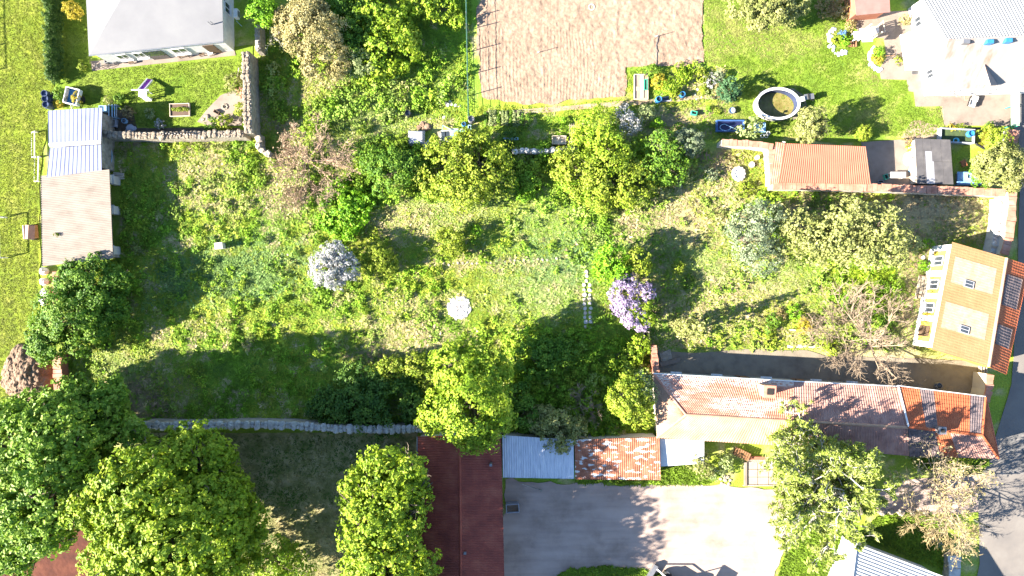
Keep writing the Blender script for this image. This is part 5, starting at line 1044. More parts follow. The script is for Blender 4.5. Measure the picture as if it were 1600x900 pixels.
for i in range(9): an = i*2*math.pi/9; MB().rock(p[0]+.22*math.cos(an), p[1]+.22*math.sin(an), .06, .1, .9, random.Random(i)).build('stone', M_STONE, t)
MB().lathe(p[0], p[1], [(.17, .06), (.15, .1)], 12).build('ash', M_DARKIN, t)
crate('dark low box on the triangular garden patio', 340, 176, .55, .3, .3, -.5, M_DKWOOD, 'wood_box'); stones('flat stones at the patio tip', 'stone', 'stepping_stone', [(324, 183, .3), (318, 187, .2)], M_STONE, 6)
t = th('plank', 'pale plank leaning from the tall rubble wall', 'plank', 378, 117); MB().tube(W(372, 120)+np.array([0, 0, .1]), W(381, 112)+np.array([0, 0, 1.2]), .06, .06, 4).build('board', M_WOODW, t); MB().tube(W(375, 121)+np.array([0, 0, .05]), W(382, 115)+np.array([0, 0, .9]), .04, .04, 4).build('batten', M_WOOD, t)
rg = random.Random(3)
for i, x in enumerate(np.linspace(252, 303, 12)):
    p = W(x, 209+rg.uniform(-1, 1), 2.0); t = thing('leaning_post', 'short dark post standing on top of the rubble wall', 'post', (p[0], p[1], 1.95), 'dark posts on the wall top')
    MB().tube((p[0], p[1], 1.95), (p[0]+rg.uniform(-.1, .1), p[1]+rg.uniform(-.2, 0), 2.32), .05, .045, 5).build('shaft', M_DKWOOD, t); MB().tube((p[0]+.02, p[1]-.1, 2.28), (p[0]+.1, p[1]-.1, 2.33), .04, .03, 4).build('tip', M_STONEW, t)
# terrace furniture
def chair(label, px, py, a, mat, seat=.42):
    t = th('garden_chair', label, 'chair', px, py)
    bx(t, 'seat', px, py, seat, seat+.05, .48, .48, a, mat); bx(t, 'backrest', px, py, seat+.1, seat+.5, .46, .05, a, mat, 0, .24)
    for dx in (-.2, .2):
        for dy in (-.2, .2): bx(t, 'leg', px, py, .05, seat, .05, .05, a, mat, dx, dy)
    return t
def gtable(label, px, py, lx, ly, h, a, mat, name='garden_table'):
    t = th(name, label, 'table', px, py); bx(t, 'tabletop', px, py, h-.05, h, lx, ly, a, mat)
    for sx in (-1, 1):
        for sy in (-1, 1): bx(t, 'leg', px, py, 0, h-.05, .07, .07, a, mat, sx*(lx/2-.08), sy*(ly/2-.08))
    return t
chair('dark chair under the eaves beside the terrace door', 208, 97, .1, M_DKWOOD); chair('dark chair on the terrace near the dark house door', 318, 85, .2, M_DKWOOD); gtable('small dark table on the bungalow terrace', 290, 87, 1.0, .6, .7, .1, M_DKWOOD); chair('white chair on the bungalow terrace', 331, 84, .4, M_WF)
for i, x in enumerate((171, 184, 197)): crate(['grey planter box nearest the terrace corner', 'grey planter box between two others on the terrace', 'grey planter box nearest the dark terrace chair'][i], x, 99-i, .3, .3, .6, .1, M_STEEL, 'terrace_planter', cat='planter')
t = th('bicycle', 'dark bicycle lying at the terrace corner', 'bicycle', 160, 107); p = W2(161, 106)
for dx in (-.45, .45):
    pts = [(p[0]+dx+.3*math.cos(k*.6283), p[1]+.1*math.sin(k*.6283)-.05, .35+.3*math.sin(k*.6283)) for k in range(11)]; MB().path(pts, .025, 4).build('wheel', M_BLACK, t)
MB().path([(p[0]-.45, p[1], .35), (p[0]-.1, p[1], .7), (p[0]+.3, p[1], .72), (p[0]+.05, p[1], .35), (p[0]-.1, p[1], .7)], .02, 4).build('frame', M_STEEL, t); MB().path([(p[0]+.45, p[1], .35), (p[0]+.3, p[1], .9), (p[0]+.3, p[1]+.25, .92)], .02, 4).build('handlebar', M_STEEL, t); MB().box(p[0]-.12, p[1], .78, .84, .22, .12).build('saddle', M_BLACK, t)
t = th('air_conditioner', 'white wall unit on the shaded bungalow end', 'air conditioner', 371, 24); p = W(368, 22, 1.6); MB().box(p[0]+.1, p[1], 1.3, 1.9, .35, .8).build('case', M_WF, t); MB().box(p[0]+.29, p[1], 1.38, 1.82, .03, .5).build('grille', M_STEEL, t); MB().tube((p[0]-.05, p[1]-.5, 1.3), (p[0]-.05, p[1]-.5, 0), .03).build('pipe', M_LBLUE, t)

# --- between barn and meadow
t = th('rowing_boat', 'dark blue boat with pale blue rim stored by the shed', 'boat', 172, 246); p = W2(173, 245); vs = []; hull = MB(); n = 12
ring = lambda k, z: [(p[0]+.42*k*math.sin(math.pi*i/n)*s, p[1]+1.0*k*math.cos(math.pi*i/n), z) for s, rngi in ((1, range(0, n+1)), (-1, range(n-1, 0, -1))) for i in rngi]
r0_, r1_, r2_ = ring(.6, .08), ring(1, .5), ring(.86, .5); m_ = len(r0_); r3_ = ring(.55, .2)
hull.add(r0_+r1_+r2_+r3_, [(j*m_+i, j*m_+(i+1) % m_, (j+1)*m_+(i+1) % m_, (j+1)*m_+i) for j in range(3) for i in range(m_)]+[tuple(range(m_-1, -1, -1)), tuple(range(3*m_, 4*m_))]); hull.build('hull', plain('navy_paint', (.03, .06, .14), .4), t)
MB().path(r1_+[r1_[0]], .035, 4).build('rim', M_LBLUE, t); MB().box(p[0], p[1], .36, .4, .66, .22).build('bench', M_BRWOOD, t)
t = th('board_stack', 'stack of weathered boards at the barn\'s first pillar', 'boards', 187, 276)
for i in range(5): bx(t, 'board', 187, 271+i*2.2, .1+.08*i*(i % 2), .18+.08*i*(i % 2), 1.0, .12, -.1+.05*i, M_WOODW)
for i, (x, y) in enumerate(((71, 424), (72, 440), (73, 456), (71, 471))):
    t = th('white_sack', ['white sack against the barn corner', 'white sack second from the barn corner', 'white sack third from the barn corner', 'white sack half under the leafy corner tree'][i], 'sack', x, y); p = W2(x, y); MB().rock(p[0], p[1], 0, .45, 1.3, random.Random(20+i)).build('bag', M_WF, t); MB().rock(p[0]+.05, p[1]+.05, .55, .12, .9, random.Random(i)).build('tied_neck', M_WOODW, t)
# soil heap
x0 = W2(46, 586); n = 46; X, Y = np.meshgrid(np.linspace(-1, 1, n), np.linspace(-1, 1, n)); rr = np.sqrt(X**2+Y**2)*(1+.25*(fnoise(X*3, Y*3, 1, 4)-.5)); gx = x0[0]+X*2.45; gy = x0[1]+Y*2.95
Z = np.clip(1-rr**2, -.05, 1)**.6*1.35 if False else np.where(rr < 1, 1.35*np.sqrt(np.clip(1-rr**1.7, 0, 1)), -.05); Z = Z+np.where(rr < 1, .55*(fnoise(gx, gy, .6, 9)-.5)+.3*(fnoise(gx, gy, .22, 12)-.5), 0)
i = np.arange(n-1)[:, None]*n+np.arange(n-1)[None]; F = np.stack([i, i+1, i+n+1, i+n], -1).reshape(-1, 4); V = np.stack([X*2.45, Y*2.95, Z], -1).reshape(-1, 3); me = mesh_np('soil_heap', V, F[(rr.reshape(-1)[F] < 1.05).any(1)])
t = th('soil_heap', 'large clodded heap of brown soil beside the brick wall', 'soil heap', 46, 586); M_HEAP = M('heap_soil', [(.12, .075, .05), (.18, .12, .08), (.235, .165, .12)], 2, .98, bump=.06, bscale=6); link('mound', me, M_HEAP, t)
rg = random.Random(8)
for k in range(40):
    an = rg.uniform(0, 6.28); q = rg.uniform(.3, 1.02); p = (x0[0]+2.4*q*math.cos(an), x0[1]+2.9*q*math.sin(an)); MB().rock(p[0], p[1], max(0, 1.3*math.sqrt(max(0, 1-q**1.7)))-.06, rg.uniform(.08, .2), .8, rg).build('clod', M_HEAP, t)
# concrete block in the meadow
t = th('concrete_block', 'pale concrete block standing alone in the meadow', 'block', 348, 385); bx(t, 'shaft', 348, 385, -.05, .85, .6, .5, .1, M_STONEW); bx(t, 'cap', 348, 385, .85, .95, .72, .6, .1, M_STONEW)
# white stone heap
t = th('stone_ring', 'round heap of white stones in the open meadow', 'stone heap', 718, 481); rg = random.Random(5); c0 = W2(718, 481)
MB().lathe(c0[0], c0[1], [(1.1, -.03), (1.05, .1), (.5, .16)], 18).build('gravel_bed', M_STONEW, t)
for k in range(150):
    an = rg.uniform(0, 6.28); q = math.sqrt(rg.random()); MB().rock(c0[0]+1.08*q*math.cos(an), c0[1]+1.12*q*math.sin(an), .04+.12*(1-q), rg.uniform(.09, .16), .8, rg).build('stone', M_STONEW, t)
# stone steps row
t = th('stepping_stones', 'double row of pale stepping stones beside the lilac', 'path', 915, 466); rg = random.Random(6)
for k in range(13):
    y = 424+k*7.2
    for x in ((912, 920) if k > 2 else (916,)):
        p = W2(x+rg.uniform(-1, 1)+k*.25, y+rg.uniform(-1, 1)); MB().rock(p[0], p[1], .02, rg.uniform(.15, .23), .5, rg).build('stone', M_WOODW if k % 3 == 0 else M_STONEW, t)
for nm, (x0_, y0_, x1_, y1_) in {'stone edging half buried across the middle of the meadow': (672, 414, 870, 404), 'stone edging half buried beside the concrete block': (395, 402, 450, 398)}.items():
    rg = random.Random(len(nm)); t = th('stone_edging', nm, 'stones', (x0_+x1_)/2, (y0_+y1_)/2); k = 0
    for u in np.linspace(0, 1, int((x1_-x0_)/7)):
        p = W2(x0_+(x1_-x0_)*u, y0_+(y1_-y0_)*u+rg.uniform(-1.5, 1.5)); MB().rock(p[0], p[1], .03, rg.uniform(.07, .15), .6, rg).build('stone', M_STONE, t)

# --- vegetable corner
barrel('black open barrel on the pale grass', 639, 180, .28, .85, plain('black_plastic', (.03, .03, .035), .4), water=True)
t = th('tarp_box', 'crumpled grey tarp over a box behind the walnut tree', 'tarp', 652, 219); p = W2(652, 218); q = 9; X, Y = np.meshgrid(np.linspace(-.78, .78, q), np.linspace(-.72, .72, q)); Z = .95+.12*(fnoise(X, Y, .4, 2)-.5)*2-np.maximum(0, np.maximum(np.abs(X)-.62, np.abs(Y)-.56))*3
i = np.arange(q-1)[:, None]*q+np.arange(q-1)[None]; me = mesh_np('tarp', np.stack([X, Y, Z], -1).reshape(-1, 3)+np.array([p[0], p[1], 0])-root_loc(t), np.stack([i, i+1, i+q+1, i+q], -1).reshape(-1, 4)); link('tarp', me, M_TARP, t); MB().box(p[0], p[1], 0, .8, 1.25, 1.1, .05).build('box', M_WOOD, t); bx(t, 'loose_sheet', 667, 226, .03, .06, .8, .5, .7, M_LBLUE)
def cold_frame(label, px, py, lx, ly, h, a, mat):
    t = th('cold_frame', label, 'cold frame', px, py)
    for nm, dx, dy, l, w_ in (('side_board', 0, ly/2, lx, .06), ('side_board', 0, -ly/2, lx, .06), ('end_board', lx/2, 0, .06, ly-.07), ('end_board', -lx/2, 0, .06, ly-.07)): bx(t, nm, px, py, 0, h, l, w_, a, M_WF, dx, dy)
    for dx in (-lx/4, lx/4): bx(t, 'pane', px, py, h-.03, h-.005, lx/2-.08, ly-.1, a, mat, dx, 0)
    bx(t, 'soil', px, py, -.02, .15, lx-.1, ly-.1, a, M_DARKIN); return t
M_TEAL = M('teal_glass', [(.16, .32, .28), (.24, .42, .36)], 1, .15, spec=.6)
cold_frame('glass cold frame with teal panes behind the walnut tree', 717, 212, 1.5, 1.0, .5, -.04, M_TEAL); cold_frame('dark older cold frame with open lid next to the teal one', 697, 214, .9, .95, .45, .05, M_GLASS)
t = th('frame_lid', 'triangular lid frame propped over the dark cold frame', 'lid', 698, 201); MB().path([W(692, 197)+np.array([0, 0, .3]), W(706, 205)+np.array([0, 0, .6]), W(692, 206)+np.array([0, 0, .5]), W(692, 197)+np.array([0, 0, .3])], .04, 5).build('frame', M_TEAL, t); MB().tube(W(709, 200)+np.array([0, 0, 0]), W(706, 206)+np.array([0, 0, .7]), .03).build('prop', M_WOODW, t)
barrel('bright blue bucket beside the cold frames', 725, 195, .2, .4, M_BLUEP, 'bucket'); barrel('grey metal drum at the fence end', 737, 189, .3, .9, M_STEEL, 'metal_drum', False); crate('narrow pale blue trough by the wire fence', 734, 203, .3, .75, .4, 0, M_LBLUE, 'trough', M_GLASS, 'water')
t = th('plank', 'old weathered plank leaning beside the cold frames', 'plank', 688, 219); MB().slab([W(684, 208)+np.array([0, 0, .5]), W(689, 207)+np.array([0, 0, .5]), W(694, 230)+np.array([0, 0, .05]), W(689, 231)+np.array([0, 0, .05])], .05).build('board', M_WOOD, t); MB().tube(W(685, 210), W(685, 210)+np.array([0, 0, .45]), .03).build('prop', M_WOOD, t)
stones('small white rubble heap near the wire fence', 'stones', 'rubble_heap', [(695, 161, .2), (700, 164, .24), (706, 163, .2), (712, 165, .22), (703, 159, .18), (694, 184, .22), (718, 166, .16)], M_STONEW, 9)
stones('brown leaf-mould pile behind the tarp box', 'pile', 'compost_pile', [(660, 195, .35), (668, 198, .4), (655, 199, .3), (664, 202, .3)], M_HEAP, 10)
t = th('wire_fence', 'green wire fence on posts beside the ploughed plot', 'fence', 731, 90); fy = [-10, 30, 48, 82, 118, 150, 190]
for y in fy: p = W(729+y*.02, y); MB().tube(p-np.array([0, 0, .1]), p+np.array([0, 0, 1.7]), .04, .04, 6).build('post', M_STEEL, t)
M_WIRE = plain('green_wire', (.16, .34, .2), .5)
for z in (.3, .7, 1.1, 1.5): MB().path([W(729+y*.02, y)+np.array([0, 0, z]) for y in fy], .018, 3).build('wire', M_WIRE, t)
for (x, y, h, lb) in ((843, 82, 1.0, 'thin stake standing in the furrows of the ploughed plot'), (1027, 57, .9, 'thin crooked stake in the smooth part of the ploughed plot')):
    t = th('stake', lb, 'stake', x, y); p = W(x, y); MB().tube(p-np.array([0, 0, .1]), p+np.array([.02, 0, h]), .035, .03, 5).build('shaft', M_STEEL, t); bx(t, 'tag', x-2, y+1, .05, .3, .2, .04, .3, M_WF)
t = th('hoop', 'white hoop lying on the ploughed soil', 'hoop', 924, 12); p = W(924, 12); MB().path([(p[0]+.26*math.cos(k*.393), p[1]+.26*math.sin(k*.393), .14) for k in range(17)], .03, 5).build('ring', M_WF, t); MB().rock(p[0]+.26, p[1], .08, .06).build('joint', M_STEEL, t)
t = th('drip_hose', 'thin grey hose laid up the ploughed plot', 'hose', 1025, 82); MB().path([W(1024, 106)+np.array([0, 0, .12]), W(1026, 90)+np.array([0, 0, .14]), W(1025, 72)+np.array([0, 0, .14]), W(1028, 57)+np.array([0, 0, .14])], .03, 4).build('tube', M_STEEL, t); MB().rock(*W2(1024, 106), .05, .08).build('nozzle', M_STEEL, t)
rg = random.Random(31)
for k in range(9):
    x = 760+k*6.3; t = th('vegetable_row', 'short row of leafy vegetables in the striped bed', 'vegetables', x, 186, 'rows of the striped vegetable bed'); pp = [W(x+rg.uniform(-1, 1), 176+j*3.6) for j in range(6)]
    leaf_obj('leaves', [(q[0], q[1], .12, .13, .13, .12) for q in pp], L_PALE if k % 3 else L_GREEN, t, ls=.14, cover=1.4, rng=np.random.default_rng(k)); MB().box(pp[2][0], (pp[0][1]+pp[-1][1])/2, 0, .06, .26, abs(pp[0][1]-pp[-1][1])+.3).build('soil_ridge', M_HEAP, t)
crate('raised bed with pale board frame at the field corner', 1001, 137, 1.3, 2.35, .35, 0, M_WOODW, 'raised_bed', M('bed_soil', [(.2, .14, .1), (.3, .23, .18)], 2, .95), cat='planter'); t = th('bed_cover', 'pale plank walkway across the raised bed', 'plank', 1003, 137); bx(t, 'board', 1002, 137, .26, .31, .3, 2.1, 0, M_WOODW); bx(t, 'board', 996, 140, .26, .29, .35, .4, 0, M_WOOD); crate('small green seed tray on the raised bed', 1008, 134, .3, 1.0, .38, 0, M_GREENP, 'seed_tray', M_HEAP)
barrel('open blue water barrel by the garden path', 1027, 158, .28, .8, M_BLUEP); barrel('blue water barrel between the flower plants', 1064, 150, .26, .7, M_BLUEP); crate('lilac-grey plastic trough next to the blue barrel', 1040, 156, .9, .4, .35, .1, M_TARP, 'trough', M_GLASS, 'water')
for lb, x, y, r, h, m_ in [('orange-leaved shrub beside the raised bed', 1029, 128, 12, .9, L_GOLD), ('dark green shrub behind the orange shrub', 1020, 112, 11, .9, L_GREEN), ('broad green plant right of the orange shrub', 1047, 134, 13, 1.0, L_BRIGHT), ('yellow-green plant beside the blue barrel', 1055, 150, 9, .7, L_YEL), ('leafy green plant in the middle flower border', 1068, 122, 12, .8, L_BRIGHT), ('low green plant along the ploughed edge', 1085, 106, 10, .5, L_BRIGHT), ('small green plant along the ploughed edge', 1060, 107, 9, .5, L_BRIGHT), ('bright plant at the back of the flower border', 1096, 118, 10, .7, L_YEL), ('silvery plant with white blooms in the border', 1110, 126, 10, .6, L_WHITE), ('grey-green plant near the round spruce', 1122, 118, 9, .8, L_GREY), ('pale flowering plant by the path stones', 1112, 145, 8, .4, L_PALE), ('small yellow plant among the border stones', 1100, 140, 7, .5, L_YEL), ('pale blooming plant next to the round spruce', 1122, 140, 9, .5, L_TAN), ('ochre shrub above the garden table', 876, 243, 11, 1.1, L_GOLD), ('leafy vegetable clump beside the garden path', 820, 190, 12, .6, L_GREEN), ('bushy plant under the walnut tree edge', 795, 215, 13, 1.0, L_DARK), ('green bean row behind the garden table', 880, 188, 5, .9, L_LIME), ('low plant on the dirt beside the blue pool', 1062, 200, 8, .4, L_GREEN)]: plant(lb, x, y, r, h, m_)
tree('round_spruce', 'round dark blue-green spruce at the flower border end', 'conifer', [(1140, 140, 16, 1.3, 1.1), (1146, 147, 10, 1.0)], L_CON, M_BARK, .18, 2.6, fuzz=.7)
stones('white border stones among the flower plants', 'stones', 'border_stones', [(1086, 148, .15), (1090, 140, .14), (1088, 155, .13), (1096, 152, .14), (1107, 137, .18), (1115, 132, .15), (1118, 150, .14), (1100, 130, .14)], M_STONEW, 12)
crate('pale plank table in the shaded vegetable corner', 873, 221, 1.3, .8, .7, 0, M_WOODW, 'plank_table', M_WOODW, 'planks'); t = th('trellis', 'weathered wooden trellis beside the plank table', 'trellis', 892, 212)
for x in (889, 892, 895): p = W(x, 212); MB().tube((p[0], p[1]+.9, .9), (p[0], p[1]-.9, .9), .03, .03, 4).build('slat', M_WOOD, t)
for y in (200, 212, 224): p = W(892, y); MB().tube((p[0]-.3, p[1], .93), (p[0]+.3, p[1], .93), .03, .03, 4).build('slat', M_WOOD, t); MB().tube((p[0], p[1], 0), (p[0], p[1], .9), .04, .04, 5).build('post', M_WOOD, t)
t = th('pipe_bundle', 'pale blue pipes lying beside the walnut tree', 'pipes', 797, 218)
for k in range(3): MB().tube(W(785, 217+k*1.2)+np.array([0, 0, .3]), W(810, 216.5+k*1.4)+np.array([0, 0, .32]), .04).build('pipe', M_LBLUE, t)
t = th('garden_tub', 'round grey tub on the lawn edge', 'tub', 1142, 174); p = W2(1142, 174); MB().lathe(p[0], p[1], [(.26, 0), (.32, .4), (.28, .4), (.26, .3)], 16).build('wall', M_STEEL, t); MB().lathe(p[0], p[1], [(.27, .29), (.26, .31)], 16).build('water', M_LBLUE, t)
crate('low green crate on the dry grass by the path', 1083, 178, .55, .35, .45, -.2, M_GREENP, 'green_crate'); plant('small clipped shrub beside the low green crate', 1106, 172, 5, .5, L_LIME, .1); plant('small clipped shrub next to the grey tub', 1120, 173, 5, .4, L_YEL, .1)

# --- pools and lawn
t = th('garden_pool', 'oval above-ground pool with white rim and murky water', 'pool', 1215, 162); c = W2(1215, 162, .9); n = 36
def ring(rx, ry, z): return [(c[0]+rx*math.cos(2*math.pi*i/n), c[1]+ry*math.sin(2*math.pi*i/n), z) for i in range(n)]
def band(rs): m = len(rs); return sum(rs, []), [(j*n+i, j*n+(i+1) % n, (j+1)*n+(i+1) % n, (j+1)*n+i) for j in range(m-1) for i in range(n)]
MB().add(*band([ring(2.0, 1.42, 0), ring(2.0, 1.42, .95)])).build('outer_wall', M_STONEW, t); MB().add(*band([ring(2.02, 1.44, .93), ring(2.08, 1.5, 1.0), ring(1.86, 1.28, 1.0), ring(1.84, 1.26, .92)])).build('rim', M_WF, t)
MB().add(*band([ring(1.84, 1.26, .95), ring(1.84, 1.26, .05)])).build('liner', plain('navy_liner', (.03, .04, .085), .5), t)
v, f = band([ring(1.83, 1.25, .1)]); MB().add(v, [tuple(range(n))]).build('water', M('murky_water', [(.10, .08, .02), (.17, .14, .045), (.22, .19, .08)], 1.5, .35, spec=.3), t)
bx(t, 'platform', 1244, 160, .98, 1.06, .7, .45, .25, M_WF); tt = bx(t, 'ladder', 1258, 155, .85, .9, .9, .5, .12, M_STEEL)
for k in range(4): bx(t, 'tread', 1257+k*3.4, 155-k*.3, .92-k*.2, .97-k*.2, .13, .55, .12, M_BLACK)
sheet('pool_surround', [(1180, 160), (1186, 143), (1205, 135), (1240, 138), (1258, 150), (1262, 172), (1240, 188), (1205, 190), (1185, 182)], .068, M_CONC, .05)
t = th('paddling_pool', 'long navy paddling pool with pale hose loop by the coped wall', 'pool', 1140, 198)
for nm, dx, dy, lx, ly in (('side', 0, .48, 2.6, .12), ('side', 0, -.48, 2.6, .12), ('end', 1.24, 0, .12, .84), ('end', -1.24, 0, .12, .84)): bx(t, nm, 1139, 198, 0, .45, lx, ly, 0, plain('pool_blue', (.04, .09, .22), .4), dx, dy)
bx(t, 'water', 1139, 198, 0, .3, 2.36, .84, 0, M('dark_water', [(.012, .014, .05), (.02, .025, .07)], 1, .1, spec=.5)); MB().path([W(1138+9*math.cos(k*.45)-6, 200+5*math.sin(k*.45))+np.array([0, 0, .33]) for k in range(11)]+[W(1150, 204)+np.array([0, 0, .33])], .03, 4).build('hose', M_LBLUE, t)
crate('pale blue lounger pad beside the spiky shrub', 1186, 200, 1.0, .9, .35, 0, M_LBLUE, 'lounger_pad', M_LBLUE, 'cushion'); t = th('tricycle', 'white-wheeled toy tricycle behind the low coped wall', 'tricycle', 1194, 211)
for x, y in ((1190, 213), (1196, 213), (1199, 209)): p = W(x, y); MB().path([(p[0]+.17*math.cos(k*.785), p[1]+.17*math.sin(k*.785), .2+.05*math.sin(k*.785)) for k in range(9)], .035, 4).build('wheel', M_WF, t)
MB().path([W(1190, 212)+np.array([0, 0, .3]), W(1199, 209)+np.array([0, 0, .45]), W(1196, 213)+np.array([0, 0, .3])], .03, 4).build('frame', M_STEEL, t)
t = th('well_ring', 'white stone well ring on dry ground by the coped wall', 'well', 1153, 272); p = W2(1153, 272)
for i in range(12): an = i*math.pi/6; MB().rock(p[0]+.5*math.cos(an), p[1]+.55*math.sin(an), .1, .2, 1.2, random.Random(40+i)).build('stone', M_STONEW, t)
MB().lathe(p[0], p[1], [(.62, 0), (.7, .15), (.45, .2)], 16).build('base', M_STEEL, t); MB().lathe(p[0], p[1], [(.42, .15), (.4, .24)], 14).build('cover', M_WF, t)
t = th('white_pot', 'white pot standing right of the well ring', 'pot', 1173, 258); p = W2(1173, 258); MB().lathe(p[0], p[1], [(.2, 0), (.26, .35), (.2, .35)], 12).build('wall', M_WF, t); MB().lathe(p[0], p[1], [(.19, .3), (.15, .34)], 12).build('soil', M_HEAP, t)
t = th('white_pot', 'slim white pot nearest the cream garage wall', 'pot', 1181, 247); p = W2(1181, 247); MB().lathe(p[0], p[1], [(.14, 0), (.2, .45), (.15, .45)], 12).build('wall', M_WF, t); MB().lathe(p[0], p[1], [(.14, .4), (.1, .44)], 12).build('soil', M_HEAP, t)
# grill shelter and flower circles on the lawn
t = th('grill_shelter', 'white box shelter with grey lower roof on the paved corner', 'shelter', 1356, 55); r_ = [W(1343, 45, 2.0), W(1363, 43, 2.0), W(1365, 56, 2.1), W(1345, 57, 2.1)]; MB().slab(r_, .06).build('roof', M_WF, t); MB().slab([W(1345, 57.5, 2.08), W(1364, 56.5, 2.08), W(1364, 65, 1.6), W(1347, 66, 1.6)], .05).build('roof', M_TARP, t)
for x, y in ((1348, 48), (1363, 47), (1364, 60), (1350, 62)): bx(t, 'post', x, y, 0, 1.62, .1, .1, 0, M_WOODW)
bx(t, 'counter', 1358, 52, 0, .9, .9, .6, 0, M_STONEW)
t = th('rail', 'pale wooden rail crossing the shelter\'s shadow', 'rail', 1373, 47); MB().tube(W(1372, 38)+np.array([0, 0, .9]), W(1374.5, 56)+np.array([0, 0, .9]), .05, .05, 5).build('bar', M_WOODW, t)
for y in (39, 55): p = W(1373, y); MB().tube(p, p+np.array([0, 0, .9]), .05).build('post', M_WOODW, t)
for lb, cx, cy, a0, a1, R_, sd_ in (('curved flower bed of pale blue stones left of the shelter', 1316, 62, 2.2, 5.0, 26, 1), ('small curved flower bed of pale stones by the terrace steps', 1372, 92, 2.0, 5.0, 18, 2)):
    rg = random.Random(sd_); t = th('stone_flower_bed', lb, 'flower bed', cx, cy)
    for k in range(46):
        an = rg.uniform(a0, a1); q = R_*rg.uniform(.72, 1.02)*(1 if sd_ == 1 else .95); p = W2(cx+q*math.cos(an)*.9, cy-q*math.sin(an)*(.95 if sd_ == 1 else 1.15)); MB().rock(p[0], p[1], .04, rg.uniform(.1, .2), .7, rg).build('stone', plain('pale_blue_stone', (.40, .44, .50), .9, v=.25), t)
for lb, x, y, r, h, m_ in [('yellow plant inside the larger stone flower bed', 1308, 62, 8, .5, L_YEL), ('blue flowering plant in the larger stone flower bed', 1317, 53, 6, .5, LM('blue_petals', (.08, .16, .4), (.14, .28, .55))), ('green plant beside the blue flowers', 1320, 64, 8, .7, L_LIME), ('bright green shrub in the small stone flower bed', 1371, 82, 7, .9, L_LIME), ('yellow flowering plant in the small stone flower bed', 1371, 93, 8, .5, L_GOLD), ('reddish bushy plant near the maroon shed', 1290, 12, 14, 1.2, L_REDD), ('dry plant heap beside the reddish bushy plant', 1315, 12, 16, 1.0, L_TAN), ('dry brown plant on the paved corner', 1330, 40, 8, .6, L_REDD), ('small shrub by the white wall of the gabled house', 1414, 30, 8, .7, L_TAN), ('yellow edging plants along the terrace strip', 1404, 95, 6, .4, L_YEL), ('round brown bush at the garage drive', 1418, 221, 6, .7, L_REDD), ('yellow bush at the bitumen shed corner', 1424, 231, 6, .6, L_YEL), ('row plant along the terrace edge by the pond', 1500, 200, 6, .4, L_YEL), ('leafy plant between the pond and the terrace', 1548, 199, 7, .6, L_GREEN), ('small yellow plant beside the dark planting trough', 1485, 200, 6, .4, L_GOLD)]: plant(lb, x, y, r, h, m_)
gtable('pale table standing behind the grill shelter', 1334, 60, .7, .8, .75, .1, M_WF); t = th('log_stack', 'dark log stack on the paved corner', 'logs', 1331, 71)
for k in range(6): p = W(1326+k*2, 70); MB().tube((p[0], p[1]-.25, .12+.1*(k % 2)), (p[0], p[1]+.25, .12+.1*(k % 2)), .08, .08, 7).build('log', M_BRWOOD, t)
t = th('bicycle', 'bicycle parked on the sunny terrace strip', 'bicycle', 1388, 91); p = W2(1387, 90)
for dx in (-.45, .45): MB().path([(p[0]+dx+.3*math.cos(k*.6283), p[1]+.12*math.sin(k*.6283), .38+.3*math.sin(k*.6283)) for k in range(11)], .025, 4).build('wheel', M_BLACK, t)
MB().path([(p[0]-.45, p[1], .38), (p[0]-.1, p[1], .72), (p[0]+.3, p[1], .74), (p[0]+.05, p[1], .38), (p[0]-.1, p[1], .72)], .02, 4).build('frame', M_BRWOOD, t); MB().path([(p[0]+.45, p[1], .38), (p[0]+.3, p[1], .92), (p[0]+.3, p[1]+.25, .94)], .02, 4).build('handlebar', M_STEEL, t); MB().box(p[0]-.12, p[1], .8, .86, .22, .12).build('saddle', M_BLACK, t)
t = th('garden_bench', 'wooden bench with slats beside the terrace steps', 'bench', 1428, 106)
for k in range(3): bx(t, 'slat', 1428, 104+k*2, .42, .47, 1.0, .1, .02, M_WOOD)
for dx in (-.42, .42): bx(t, 'leg', 1428, 106, .06, .42, .06, .35, .02, M_DKWOOD, dx, 0)
t = th('drain_grate', 'dark grate set into the paving below the bench', 'grate', 1429, 114); bx(t, 'frame', 1429, 114, .06, .08, .65, .32, 0, M_STEEL)
for k in range(5): bx(t, 'bar', 1425.4+k*1.8, 114, .08, .095, .04, .28, 0, M_BLACK)
for lb, x, y in (('brown doormat slab on the wide terrace', 1497, 148), ('smaller brown slab beside the doormat slab', 1510, 153)): t = th('paving_slab', lb, 'slab', x, y); bx(t, 'face', x, y, .06, .085, .42, .4, 0, M_COURT); bx(t, 'edge', x, y, .055, .078, .5, .48, 0, M_STONE)
t = th('deck_chair', 'white deck chair with dark frame on the wide terrace', 'chair', 1517, 161); bx(t, 'seat', 1516, 162, .35, .4, .55, .8, -.3, M_WF); bx(t, 'backrest', 1518, 156, .5, .55, .55, .45, -.3, M_WF)
for dx in (-.27, .27): bx(t, 'leg', 1517, 160, .06, .5, .05, .9, -.3, M_BLACK, dx, 0)
t = th('green_gate', 'pale green sheet gate between the terrace and the lane', 'gate', 1575, 170)
for k in range(4): bx(t, 'panel', 1575, 146+k*15.5, .9, .96+.01*(k % 2), .75, .9, 0, plain('pale_green_sheet', (.36, .5, .3), .6))
for y in (139, 170, 200):
    for x in (1570, 1580): bx(t, 'post', x, y, 0, .9, .08, .08, 0, M_GREENP)
stone_wall('short brick pier with pale face beside the green gate', [(1586, 203), (1583, 226)], .9, .9, M_PLAST, 'brick_pier', M_COPE, .3, 41, 1.0, .03, 'coping_brick')
t = th('garden_pond', 'olive-green rubber-lined pond beside the golden shrub', 'pond', 1535, 216); pp = [W2(x, y) for x, y in ((1521, 203), (1541, 203), (1546, 212), (1545, 222), (1537, 231), (1526, 225), (1520, 214))]
